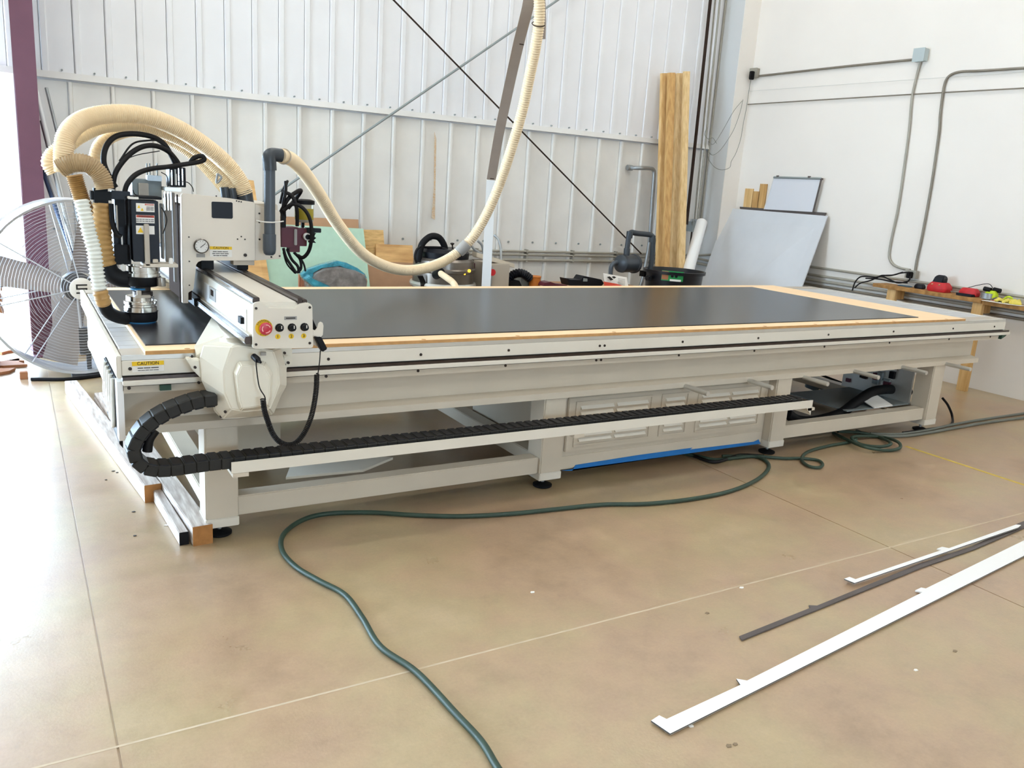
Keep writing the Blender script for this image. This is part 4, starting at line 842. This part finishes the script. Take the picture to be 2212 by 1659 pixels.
# pipes and conduit at the corner
bpp = MB().cyl(A(1541, -60, 7.5), A(1483, 485, 7.45), .018, n=14).build('black_pipe', 'brown_dark', None, smooth=True, label='dark vertical pipe in the corner right of the tall studs', cat='pipe')
for i, (x0, x1, r_, lab) in enumerate(((1549, 1500, .010, 'thin grey conduit immediately right of the dark vertical pipe'), (1559, 1507, .012, 'middle grey conduit running up the corner'), (1573, 1514, .013, 'grey conduit nearest the pier in the corner'))):
    MB().cyl(A(x0, -40, 7.6 if i else 7.56), A(x1, 478, 7.6 if i else 7.56), r_, n=12).build('conduit', 'conduit_light' if i else 'conduit', None, smooth=True, label=lab, cat='conduit')
q = A(1497, 490, 7.5); eb = MB().box(q.x-.05, 7.46, q.z-.055, q.x+.05, 7.56, q.z+.06).build('junction_box', 'elec_grey', None, bevel=.003, label='grey electrical box at the foot of the corner conduits', cat='junction box')
MB().box(q.x-.052, 7.455, q.z-.058, q.x+.052, 7.462, q.z+.062).build('box_cover', 'elec_grey', eb)
for dx in (-.03, .0, .03): MB().cyl((q.x+dx, 7.5, q.z+.06), (q.x+dx, 7.5, q.z+.09), .015, n=10).build('connector', 'galv', eb)
MB().cyl((q.x-.01, 7.5, q.z-.055), (q.x-.01, 7.5, .85), .01, n=10).build('drop_pipe', 'brown_dark', eb)
# horizontal conduits around the base of both walls
for i, (zb, zr, r_) in enumerate(((.835, .872, .013), (.800, .79, .013), (.745, .737, .016))):
    o = MB().tube(smoothpath([V(3.6, 7.60, zb), V(5, 7.60, zb), V(7.05, 7.60, zb), V(7.10, 7.57, zb), V(7.11, 7.3, zr), V(7.14, 7.26, zr), V(7.30, 7.26, zr), V(7.345, 7.22, zr), V(7.35, 7.0, zr), V(7.35, 3.0, zr)], 5), r_, 10).build('wall_conduit', 'conduit_light', None, smooth=True, label=['top', 'middle', 'lowest'][i]+' of the conduits running low around both walls', cat='conduit', group='low wall conduits')
    for x in (4.1, 4.7, 5.3, 5.9, 6.5): MB().box(x, 7.585, zb-.022, x+.02, 7.64, zb+.022).build('clip', 'conduit_light', o)
MB().cyl((7.35, 7.0, .685), (7.35, 3.0, .685), .014, n=10).build('wall_conduit', 'conduit', None, smooth=True, label='bottom conduit on the right wall, passing under the workbench', cat='conduit')
# x-brace rods on the back wall
def rod(a, b, r_, m, label):
    o = MB().cyl(A(*a), A(*b), r_, n=8).build('brace_rod', m, None, smooth=True, label=label, cat='brace rod'); return o
p_a, p_b = A(850, 0, 7.45), A(1385, 548, 7.52); e_ = p_a+(p_a-p_b)*.8
MB().cyl(e_, p_b, .0085, n=8).build('brace_rod', 'brown_dark', None, smooth=True, label='dark diagonal brace rod falling from upper left to lower right', cat='brace rod')
p_a, p_b = A(1205, 0, 7.5), A(560, 443, 7.42); e_ = p_a+(p_a-p_b)*.8
MB().cyl(e_, p_b, .011, n=8).build('brace_rod', 'elec_grey', None, smooth=True, label='grey diagonal brace rod falling from upper right to lower left', cat='brace rod')
# rust streak
MB().prism([(A(938, 285, 7.61).x, 7.604, A(938, 285, 7.61).z), (A(942, 300, 7.61).x, 7.604, A(942, 300, 7.61).z), (A(939, 475, 7.61).x, 7.604, A(939, 475, 7.61).z), (A(932, 470, 7.61).x, 7.604, A(932, 470, 7.61).z), (A(937, 400, 7.61).x, 7.604, A(937, 400, 7.61).z)], (0, .003, 0)).build('rust_streak', 'rust', wb)

# ---------------------------------------------------------------- right wall
TL, TR, BL, BR = AX(1571, 449.4, 7.33), AX(1787.5, 466.6, 7.33), A(1513, 615, 7.2), A(1733, 617, 5.88)
BL = TL+(BL-TL)*(TL.z/(TL.z-BL.z)); BR = TR+(BR-TR)*(TR.z/(TR.z-BR.z)); BL.z = BR.z = 0
nrm_ = (TR-TL).cross(BL-TL).normalized(); nrm_ = nrm_ if nrm_.x > 0 else -nrm_
MB().prism([TL, TR, BR, BL], nrm_*.012).build('leaning_sheet', 'grey_sheet', None, label='large pale grey sheet leaning on the right wall', cat='sheet')
def onx(ps, X, th, name, m, label, cat, parent=None):
    return MB().prism([AX(x, y, X) for x, y in ps], (th, 0, 0)).build(name, m, parent, label=label, cat=cat)
onx([(1598, 446.5), (1784, 459.5), (1784, 462.5), (1770, 480), (1604, 470), (1598, 449.5)], 7.346, .010, 'dark_board', 'strip_dark', 'dark board behind the large grey sheet, only its top edge showing', 'board')
def blockx(x0, x1, y0, label, m, dX=0):
    q, q2 = AX(x0, y0, 7.357), AX(x1, y0, 7.357); MB().box(7.358, min(q.y, q2.y), 0, 7.372, max(q.y, q2.y), q.z).build('wood_board', m, None, label=label, cat='board')
blockx(1610, 1627, 407, 'pale board end standing behind the grey sheet, leftmost', 'stud'); blockx(1628, 1641, 413, 'short middle board end behind the grey sheet', 'stud2'); blockx(1642, 1657, 397, 'tallest darker board end beside the whiteboard', 'stud2')
wbd = thing('whiteboard', 'small framed whiteboard standing behind the large grey sheet', 'whiteboard', AX(1715, 420, 7.34))
wq = [(1672, 383), (1775, 386), (1757, 458), (1651, 452)]
wp = [AX(x, y, 7.335) for x, y in wq]
MB().prism(wp, (.008, 0, 0)).build('writing_surface', 'whiteboard', wbd)
def edge(a, b, w_, m, nm): 
    MB().tube([a-V(.004, 0, 0), b-V(.004, 0, 0)], w_, 4).build(nm, m, wbd)
edge(wp[0], wp[1], .012, 'elec_grey', 'frame_rail'); edge(wp[1], wp[2], .012, 'strip_dark', 'frame_rail'); edge(wp[3], wp[0], .006, 'label_white', 'frame_rail')
for x, y in ((1680, 381), (1748, 382.5), (1775, 387)): q = AX(x, y, 7.33); MB().cbox(q, (.012, .03, .02)).build('corner_cap', 'strip_dark', wbd)
XW = 7.36
def cond(ps, r_, m, label, X=XW, n=12, cat='conduit'):
    return MB().tube(smoothpath([AX(x, y, X) for x, y in ps], 6), r_, n).build('conduit' if cat == 'conduit' else cat, m, None, smooth=True, label=label, cat=cat)
cond([(1640, 164), (1730, 154), (1850, 141), (1980, 128)], .0115, 'conduit', 'straight conduit joining the two upper boxes on the right wall')
cond([(1990, 130), (1984, 150), (1972, 200), (1968, 232), (1964, 280), (1952, 370), (1940, 450), (1927, 510), (1921, 545), (1922, 560), (1930, 572), (1945, 579), (1966, 583)], .0115, 'conduit_light', 'light conduit dropping from the upper grey box to the outlet box')
cond([(2290, 142), (2212, 147), (2120, 153), (2075, 155), (2052, 163), (2041, 180), (2035, 215), (2031, 250), (2028, 290), (2012, 400), (1992, 510), (1981, 560), (1976, 590)], .0115, 'conduit', 'brownish conduit with a rounded bend, right of the light conduit')
cond([(1607, 226), (1800, 214), (2000, 202), (2290, 186)], .006, 'conduit', 'thin cable strung level across the right wall', n=8, cat='cable')
cond([(1616, 197), (1800, 184), (2000, 170), (2290, 150)], .0022, 'conduit_white', 'very thin pale wire above the strung cable', n=6, cat='wire')
def boxx(x0, y0, x1, y1, d, m, label, name='junction_box'):
    a, b = AX(x0, y0, XR), AX(x1, y1, XR); z1 = a.z; z0 = b.z
    o = MB().box(XR-d, b.y, z0, XR-.001, a.y, z1).build(name, m, None, bevel=.004, label=label, cat='junction box'); MB().box(XR-d-.003, b.y-.004, z0-.004, XR-d, a.y+.004, z1+.004).build('cover', m, o); return o
boxx(1985, 108, 2004, 133, .07, 'elec_box', 'upper grey junction box on the right wall')
o = boxx(1626, 150, 1640, 168, .05, 'conduit_light', 'small junction box with a black plug near the corner'); q = AX(1624, 163, 7.30); MB().cbox(q, (.05, .04, .09)).build('plug', 'black', o, bevel=.006)
o = boxx(1966, 583, 1984, 602, .06, 'conduit_light', 'outlet box above the left end of the workbench'); q = AX(1965, 594, 7.29); MB().cbox(q, (.06, .04, .06)).build('plug', 'black', o, bevel=.006)
cbl = thing('plug_cables', 'black cables drooping from the outlet box over the workbench end', 'cables', AX(1900, 600, 7.1))
for l in ([(1964, 588), (1945, 590), (1925, 595), (1905, 595), (1893, 599), (1870, 597), (1857, 599), (1847, 610), (1841, 628)], [(1950, 588), (1930, 594), (1905, 596), (1880, 606), (1858, 612), (1846, 622)], [(1966, 598), (1962, 607), (1940, 611), (1922, 604), (1905, 597), (1888, 600)], [(1960, 611), (1930, 609), (1900, 603), (1870, 601)]):
    MB().tube(smoothpath([AX(x, y, 7.15) for x, y in l], 8), .007, 8).build('cable', 'cable_black', cbl, smooth=True)
wr = thing('loose_wires', 'thin loose wires dangling around the pier corner', 'wires', A(1560, 300, 7.28))
for l in ([(1622, 172), (1618, 195), (1612, 235), (1606, 265), (1600, 300), (1590, 330), (1580, 348), (1576, 362), (1560, 367), (1545, 362), (1533, 348), (1528, 335)], [(1603, 218), (1585, 240), (1565, 275), (1550, 300), (1540, 312), (1530, 306)], [(1605, 215), (1598, 245), (1585, 280), (1570, 305), (1555, 325), (1540, 335), (1530, 328)], [(1528, 275), (1522, 290), (1530, 300), (1540, 298), (1548, 310)]):
    MB().tube(smoothpath([A(x, y, 7.27) for x, y in l], 6), .0028, 6).build('wire', 'cable_grey', wr, smooth=True)
# workbench
XBn = 7.12
wk = thing('workbench', 'rough wooden workbench along the right wall with tools on it', 'workbench', (7.2, 4.5, 0))
ze = .822
MB().box(XBn, 4.05, ze-.035, 7.332, 5.12, ze).build('top_board', 'bench_wood', wk, bevel=.003)
MB().box(XBn+.02, 2.9, ze-.045, 7.332, 4.05, ze-.012).build('top_board', 'bench_wood', wk, bevel=.003)
for y in (4.93, 4.09): MB().box(XBn+.03, y-.045, 0, XBn+.07, y+.045, ze-.036).build('leg', 'stud', wk, bevel=.003)
for y in (4.93, 4.09): MB().box(XBn+.07, y-.02, ze-.13, 7.33, y+.02, ze-.036).build('bearer', 'stud2', wk)
def onb(x, y, z=ze): return AZ(x, y, z)
def gadget(name, m, cx_, cy_, wx, wy, h, label, cat, top=None):
    c = AX(cx_, cy_, 7.235); r_ = [[V(c.x+ax*wx, c.y+ay*wy, ze+h_*h) for ax, ay in ((-.5, -.35), (-.35, -.5), (.35, -.5), (.5, -.35), (.5, .35), (.35, .5), (-.35, .5), (-.5, .35))] for h_ in (0,)]
    def ring(k, hh): return [V(c.x+ax*wx*k, c.y+ay*wy*k, ze+.0005+hh*h) for ax, ay in ((-.5, -.35), (-.35, -.5), (.35, -.5), (.5, -.35), (.5, .35), (.35, .5), (-.35, .5), (-.5, .35))]
    o = MB().loft([ring(.92, 0), ring(1, .25), ring(.97, .6), ring(.7, 1)]).build(name, m, None, bevel=.004, smooth=True, label=label, cat=cat); return o, c
o, c = gadget('battery_charger', 'red', 2029, 625, .14, .19, .085, 'red tool on the bench with a black battery on top', 'power tool')
MB().loft([[V(c.x+ax*.04, c.y+ay*.05+.01, ze+.08) for ax, ay in ((-1, -1), (1, -1), (1, 1), (-1, 1))], [V(c.x+ax*.035, c.y+ay*.045, ze+.13) for ax, ay in ((-1, -1), (1, -1), (1, 1), (-1, 1))], [V(c.x+ax*.02, c.y+ay*.03, ze+.15) for ax, ay in ((-1, -1), (1, -1), (1, 1), (-1, 1))]]).build('battery', 'black_plastic', o, bevel=.006)
for dy in (-.03, .04): MB().cyl((c.x-.055, c.y+dy, ze+.065), (c.x-.065, c.y+dy, ze+.06), .01, n=10).build('button', 'copper', o)
o, c = gadget('battery_pack', 'black_plastic', 1987, 620, .07, .09, .045, 'small dark battery pack left of the red tool with the battery', 'battery')
o, c = gadget('driver_case', 'paper', 1955, 617, .06, .14, .012, 'flat bluish packet at the left part of the bench', 'packet'); o.data.materials[0] = MATS['bin_blue']
o, c = gadget('cordless_drill', 'red', 2093, 638, .10, .16, .07, 'second red tool with a dark battery, right of the first', 'power tool')
MB().cbox((c.x-.02, c.y, ze+.012), (.12, .15, .022)).build('battery', 'black_plastic', o, bevel=.004); MB().tube([V(c.x-.02, c.y+.08, ze+.02), V(c.x-.02, c.y+.16, ze+.02)], .006, 8).build('drill_bit', 'steel', o)
MB().tube(smoothpath([V(c.x, c.y+.05, ze+.06), V(c.x+.08, c.y-.02, ze+.10), V(c.x+.1, c.y-.1, ze+.12), V(c.x+.08, c.y-.16, ze+.08)], 6), .003, 6).build('strap_wire', 'cable_black', o)
c = AX(2133, 645, 7.22); tr2 = MB().lathe(V(c.x, c.y, ze), (0, 0, 1), [(.05, 0), (.055, .004), (.055, .05), (.03, .052), (.028, .03)], 28).build('tape_roll', 'galv', None, smooth=True, label='silver tape roll between the red tool and the yellow gloves', cat='tape')
o, c = gadget('tape_measure', 'lime', 2142, 634, .08, .10, .075, 'lime and black tool behind the silver tape roll', 'tool')
for dx, dy in ((-.02, .03), (.02, -.03)): MB().cyl((c.x+dx, c.y+dy-.03, ze+.08), (c.x+dx, c.y+dy+.03, ze+.085), .02, n=14).build('grip', 'black', o, smooth=True)
def glove(cx_, cy_, m, label, rot, s=1, zb=ze-.012):
    c = AX(cx_, cy_, 7.23); c.z = zb; o = thing('work_glove', label, 'glove', c); R = Matrix.Rotation(rot, 3, 'Z')
    def L(x, y, z): return c+R @ V(x*s, y*s, z)
    MB().loft([[L(-.09, -.04, .003), L(-.09, .04, .003), L(-.09, .04, .02), L(-.09, -.04, .02)], [L(-.02, -.045, .003), L(-.02, .045, .003), L(-.02, .04, .045), L(-.02, -.04, .04)], [L(.04, -.045, .003), L(.04, .045, .003), L(.04, .045, .03), L(.04, -.045, .03)]]).build('palm', m, o, bevel=.008, smooth=True)
    for i in range(4): MB().tube(smoothpath([L(.035, -.034+.022*i, .018), L(.07, -.036+.026*i, .03), L(.105-.008*abs(i-1.5), -.04+.028*i, .015)], 4), .011*s, 8).build('finger', m, o, smooth=True)
    MB().tube(smoothpath([L(-.02, .04, .02), L(.015, .07, .03), (L(.05, .085, .015))], 4), .012*s, 8).build('thumb', m, o, smooth=True)
glove(2195, 636, 'glove_yellow', 'yellow work glove, farther one of the pair at the right edge', .6, 1.1)
glove(2178, 648, 'glove_yellow', 'crumpled yellow glove nearer the bench edge', 2.2, 1.0)
glove(2168, 637, 'strip_dark', 'dark purplish glove between the yellow gloves and lime tool', 1.2, .8)
c = AX(2180, 641, 7.2); c.z = ze-.01; MB().tube(subdiv_ring(c+V(0, 0, .03), .03, (1, .3, .4), 20), .008, 8, closed=True).build('lime_cuff', 'lime', None, smooth=True, label='lime coloured loop lying on the yellow gloves', cat='strap')
c = AX(2150, 645, 7.2); c.z = ze-.012; MB().loft([[c+V(-.03, -.03, .0), c+V(.03, -.03, 0), c+V(.03, .03, 0), c+V(-.03, .03, 0)], [c+V(-.02, -.02, .03), c+V(.02, -.02, .03), c+V(.02, .02, .03), c+V(-.02, .02, .03)]]).build('pink_cloth', 'copper', None, bevel=.008, label='small pinkish rag beside the tape roll', cat='rag')
MB().prism([V(7.11, 4.04, ze-.008), V(7.2, 4.04, ze-.008), V(7.2, 3.70, ze-.008), V(7.13, 3.72, ze-.008), V(7.09, 3.84, ze-.008)], (0, 0, .002)).build('paper_sheet', 'paper', None, label='white paper sheet hanging over the bench edge', cat='paper')
# yellow cord beside the bench leg
yr = [A(x, y, 4.3) for x, y in [(2066, 796), (2072, 800), (2076, 808), (2074, 820), (2066, 826), (2062, 832), (2068, 834), (2060, 830), (2064, 822), (2074, 812), (2070, 800)]]
MB().tube(smoothpath(yr, 6), .007, 8).build('yellow_cord', 'rope_yellow', None, smooth=True, label='tangled yellow cord hanging behind the last table leg', cat='cord')

# ---------------------------------------------------------------- drum fan
fc = V(.365, 6.5, .625); fa = V(.16, -.987, 0).normalized(); RF = .585
ft = thing('drum_fan', 'large galvanised drum fan standing on the floor left of the table', 'fan', V(.41, 6.5, 0))
e1 = V(0, 0, 1); e2 = fa.cross(e1)
def fp(a, r_, h): return fc+fa*h+(e1*cos(a)+e2*sin(a))*r_
n = 56
rings = [[fp(2*pi*j/n, r_, h) for j in range(n)] for r_, h in ((RF+.012, -.19), (RF, -.185), (RF, .125), (RF+.012, .13), (RF-.004, .125), (RF-.004, -.185))]
MB().loft(rings+[rings[0]], False).build('drum', 'fan_metal', ft, smooth=True)
for h, nm in ((.13, 'front_grille'), (-.13, 'rear_grille')):
    mb = MB()
    for k in range(26 if h > 0 else 14): mb.tube([fp(2*pi*j/36, .09+(RF-.1)*k/(25 if h > 0 else 13), h) for j in range(36)], .0009, 4, closed=True)
    mb.build(nm, 'fan_metal', ft)
    for k in range(8): MB().cyl(fp(2*pi*k/8+.2, .07, h), fp(2*pi*k/8+.2, RF, h), .004, n=6).build('spoke', 'fan_metal', ft)
for k in range(4):
    a = radians(76)+k*pi/2; t_ = radians(32)
    def bp2(r_, s): 
        w_ = .075+.045*(r_/RF); tang = (e2*cos(a)-e1*sin(a)); return fc+(e1*cos(a)+e2*sin(a))*r_+tang*(s*w_*cos(t_))+fa*(s*w_*sin(t_))
    MB().loft([[bp2(r_, -1), bp2(r_, 0)+fa*.012, bp2(r_, 1), bp2(r_, 0)+fa*.008] for r_ in (.10, .25, .40, .545)]).build('blade', 'fan_blade', ft, smooth=True)
MB().lathe(fc-fa*.05, fa, [(.05, 0), (.10, .01), (.10, .08), (.06, .10)], 24).build('hub', 'fan_dark', ft, smooth=True)
hb = MB().lathe(fc+fa*.13, fa, [(.075, 0), (.075, .008), (.06, .014)], 28).build('badge', 'label_white', ft, smooth=True)
bc = fc+fa*.1445; er = e2 if e2.x > 0 else -e2
def seg(x0, z0, x1, z1): MB().prism([bc+er*x0+e1*z0, bc+er*x1+e1*z0, bc+er*x1+e1*z1, bc+er*x0+e1*z1], fa*.002).build('logo_stroke', 'ink', hb)
seg(-.035, .022, .035, .032); seg(-.035, -.004, -.025, .032); seg(-.035, -.004, .035, .006); seg(.025, -.03, .035, .006); seg(-.035, -.032, .035, -.022)
MB().cyl(fc-fa*.15, fc-fa*.02, .07, n=20).build('motor', 'fan_dark', ft, smooth=True)
for s in (-1, 1): MB().tube([fc-fa*.12+e2*s*RF*.9, fc-fa*.13+e2*s*.05], .012, 8).build('motor_bracket', 'fan_dark', ft)
MB().box(.36, 6.42, .15, .52, 6.50, .34).build('switch_box', 'fan_dark', ft, bevel=.004)
MB().box(.40, 6.44, .02, .43, 6.47, .15).build('stand_post', 'fan_dark', ft); MB().tube([fc+V(0, -.05, -.05), V(.38, 6.44, .20)], .01, 8).build('stay', 'fan_metal', ft)
MB().tube(smoothpath([V(.05, 6.35, .012), V(.3, 6.30, .012), V(.62, 6.42, .012)], 5), .012, 8).build('stand_foot', 'black', ft, smooth=True); MB().tube(smoothpath([V(.2, 6.8, .012), V(.45, 6.75, .012), V(.78, 6.72, .012)], 5), .012, 8).build('stand_foot', 'black', ft, smooth=True)
MB().box(.30, 6.36, .0, .52, 6.72, .02).build('stand_base', 'fan_dark', ft)
# long trims leaning by the column
for (x0, y0, x1, y1, r_, m, lab) in ((72, 170, 172, 590, .016, 'white_tube', 'leftmost white pipe leaning between column and fan'), (80, 300, 150, 520, .012, 'white_tube', 'thinner white pipe leaning parallel beside it'), (90, 262, 132, 430, .014, 'galv', 'dull metal tube leaning against the wall right beside the column'), (100, 190, 190, 560, .012, 'galv', 'galvanised tube leaning right of the white pipes'), (84, 345, 119, 446, .015, 'bolt_blue', 'dark blue tube half hidden behind the white pipes')):
    a = A(x0, y0, 7.55); b = A(x1, y1, 7.1); d = b-a; b = a+d*(a.z/-d.z)*.995
    MB().cyl(a, b, r_, n=12).build('leaning_pipe', m, None, smooth=True, label=lab, cat='pipe')

# ---------------------------------------------------------------- lumber at the left end of the table
def beam4(p, q, w_, h, name, label, z0=0, end='stud_end'):
    p = V(p[0], p[1], z0); q = V(q[0], q[1], z0); d = (q-p).normalized(); s = V(-d.y, d.x, 0)*-w_
    o = MB().prism([p, p+s, p+s+V(0, 0, h), p+V(0, 0, h)], q-p).build(name, 'post_wood', None, bevel=.003, label=label, cat='lumber')
    MB().prism([p-d*.001, p+s-d*.001, p+s+V(0, 0, h)-d*.001, p+V(0, 0, h)-d*.001], d*.002).build('end_grain', end, o); return o
beam4((.552, 3.292), (.405, 5.6), .078, .083, 'timber_post', 'square timber beside the left legs, reddish end grain toward the front')
beam4((.505, 3.32), (.385, 5.7), .036, .055, 'timber_strip', 'thin board along the square timber, dark blunt end', end='black')
beam4((.442, 3.835), (.235, 5.95), .072, .083, 'timber_post', 'shorter square timber set back, orange end grain, left of the others')
beam4((.47, 3.9), (.38, 5.65), .06, .04, 'timber_strip', 'flat whitish board between the two square timbers', end='post_wood')
# scraps on the floor at the far left
for i, (x, y, s, lab) in enumerate(((8, 762, .10, 'brown scrap board by the door opening, upper one'), (18, 790, .16, 'largest brown scrap piece on the bright floor at the left'), (6, 805, .10, 'brown scrap at the very left edge, lowest'), (36, 783, .07, 'pointed brown scrap right of the largest one'))):
    c = AZ(x, y, .0); a = i*1.1
    MB().prism([c+V(cos(a+k)*s*r_, sin(a+k)*s*r_, .002) for k, r_ in ((0, 1), (1.1, .5), (2.2, 1), (3.3, .6), (4.6, .9), (5.5, .45))], (0, 0, .02)).build('scrap_piece', 'scrap', None, label=lab, cat='scrap')
c = AZ(52, 818, 0); MB().cbox(c+V(0, 0, .025), (.05, .05, .05)).build('wood_block', 'scrap', None, bevel=.003, label='small wood block alone on the bright floor', cat='block')
sb = thing('scrap_bin', 'cardboard box with broken brown pieces at the left edge beyond the fan', 'box', V(-.28, 6.9, 0))
q = A(-4, 640, 6.9)
MB().box(q.x-.35, 6.75, 0, q.x-.02, 7.1, .62).build('box_body', 'scrap', sb); 
for k in range(4): MB().prism([V(q.x-.12+.02*k, 6.74, .45+.07*k), V(q.x+.03, 6.74, .40+.08*k), V(q.x+.0, 6.74, .48+.08*k)], (0, .2, 0)).build('torn_flap', 'scrap', sb)

# ---------------------------------------------------------------- floor: hose, cables, strips
def fpath(l, z=.012): return smoothpath([AZ(x, y, z) for x, y in l], 8)
MB().tube(fpath([(1130, 1740), (1075, 1659), (1040, 1602), (985, 1542), (900, 1452), (822, 1397), (783, 1335), (745, 1285), (690, 1255), (640, 1225), (610, 1190), (612, 1155), (650, 1125), (705, 1110), (800, 1107), (900, 1113), (1000, 1115), (1100, 1110), (1200, 1100), (1300, 1090), (1400, 1088), (1500, 1077), (1580, 1060), (1635, 1036), (1660, 1012), (1655, 996), (1630, 986), (1590, 989), (1545, 993), (1505, 985), (1480, 980)]), .0105, 12).build('air_hose', 'green_hose', None, smooth=True, label='long green hose snaking across the floor in front of the table', cat='hose')
MB().tube(fpath([(1560, 985), (1640, 986), (1690, 990), (1728, 990), (1765, 994), (1777, 1003), (1768, 1010), (1745, 1006), (1732, 992), (1745, 976), (1790, 963), (1835, 955), (1850, 948)]), .0095, 12).build('hose_loop', 'green_hose', None, smooth=True, label='green hose with a small loop right of the third leg', cat='hose')
MB().tube(smoothpath([AZ(x, y, .012+.012*(i % 3)) for i, (x, y) in enumerate([(1800, 935), (1830, 950), (1870, 966), (1915, 973), (1943, 968), (1940, 955), (1910, 945), (1870, 942), (1840, 945), (1860, 960), (1900, 965), (1925, 958), (1900, 945), (1860, 935), (1810, 932)])], 8), .0105, 12).build('hose_coil', 'green_hose', None, smooth=True, label='coiled green hose heap below the right bay', cat='hose')
for k, (l, lab) in enumerate((([(2300, 880), (2212, 893), (2130, 905), (2060, 917), (2000, 930), (1940, 938), (1880, 937)], 'upper grey cable running to the right edge'), ([(2300, 890), (2212, 902), (2130, 913), (2060, 925), (2010, 934), (1950, 942), (1880, 940), (1850, 930)], 'lower grey cable running to the right edge'))):
    MB().tube(fpath(l), .010, 10).build('power_cable', 'cable_grey', None, smooth=True, label=lab, cat='cable')
MB().tube(smoothpath([A(2036, 860, 3.5), A(2048, 876, 3.48), A(2057, 900, 3.46), AZ(2052, 918, .012), AZ(2000, 928, .012), AZ(1950, 935, .012)], 8), .009, 10).build('drop_cable', 'cable_black', None, smooth=True, label='dark cable dropping behind the last front leg to the floor', cat='cable')
MB().tube(fpath([(1500, 985), (1540, 998), (1575, 990), (1600, 983), (1650, 985)]), .010, 10).build('black_cable', 'cable_black', None, smooth=True, label='black cable lying under the cabinet', cat='cable')
def strip_floor(pts, z0, th, name, m, label, core=True):
    P_ = [AZ(x, y, z0+th) for x, y in pts]
    o = MB().prism(P_, (0, 0, -th)).build(name, m, None, label=label, cat='strip')
    if core: MB().prism([p-V(0, 0, .0012) for p in sorted_shrink(P_)], (0, 0, -(th-.002))).build('core', 'strip_core', o)
    return o
def sorted_shrink(P_):
    c = sum(P_, V(0, 0, 0))/len(P_); return [p+(p-c).normalized()*.0008 for p in P_]
strip_floor([(1407, 1556), (1424, 1545), (1440, 1553), (1600, 1479), (1591, 1466), (1614, 1470), (1993, 1279), (1977, 1275), (1990, 1269), (2000, 1271), (2300, 1124), (2300, 1156), (1448, 1584)], .006, .006, 'wide_strip', 'white_strip', 'wide white cut strip with notched tabs, nearest on the floor')
strip_floor([(1824, 1250), (1835, 1246), (1848, 1251), (2034, 1188), (2024, 1185), (2035, 1181), (2050, 1184), (2195, 1133), (2206, 1134), (2200, 1139), (1846, 1259)], .014, .006, 'narrow_strip', 'white_strip', 'narrow white cut strip lying across the dark one')
strip_floor([(1597, 1374), (1750, 1313), (1747, 1307), (1765, 1308), (1985, 1218), (2100, 1180), (2200, 1130), (2300, 1090), (2300, 1098), (2212, 1140), (2105, 1186), (1990, 1226), (1603, 1382)], .002, .005, 'dark_strip', 'strip_dark', 'dark underside-up strip between the two white strips', core=False)
for i, (x, y, m) in enumerate(((1493, 1569, 'label_white'), (1528, 1325, 'chip'), (1574, 1612, 'chip'), (1588, 1608, 'chip'), (1602, 1270, 'label_white'), (1978, 1448, 'label_white'), (2063, 1407, 'chip'), (1150, 1280, 'label_white'), (253, 1021, 'ink'), (245, 1018, 'ink'), (229, 1037, 'ink'), (289, 1106, 'ink'), (291, 1158, 'ink'), (250, 955, 'ink'), (360, 1135, 'label_white'))):
    c = AZ(x, y, 0); a = i*1.3; s = .006 if m == 'ink' else .008
    MB().prism([c+V(cos(a+k*1.3)*s*(1+.5*(k % 2)), sin(a+k*1.3)*s*(1-.3*(k % 2)), .0004) for k in range(5)], (0, 0, .002)).build('debris', m, None, label='tiny crumb of debris on the concrete floor', cat='debris', group='floor debris')
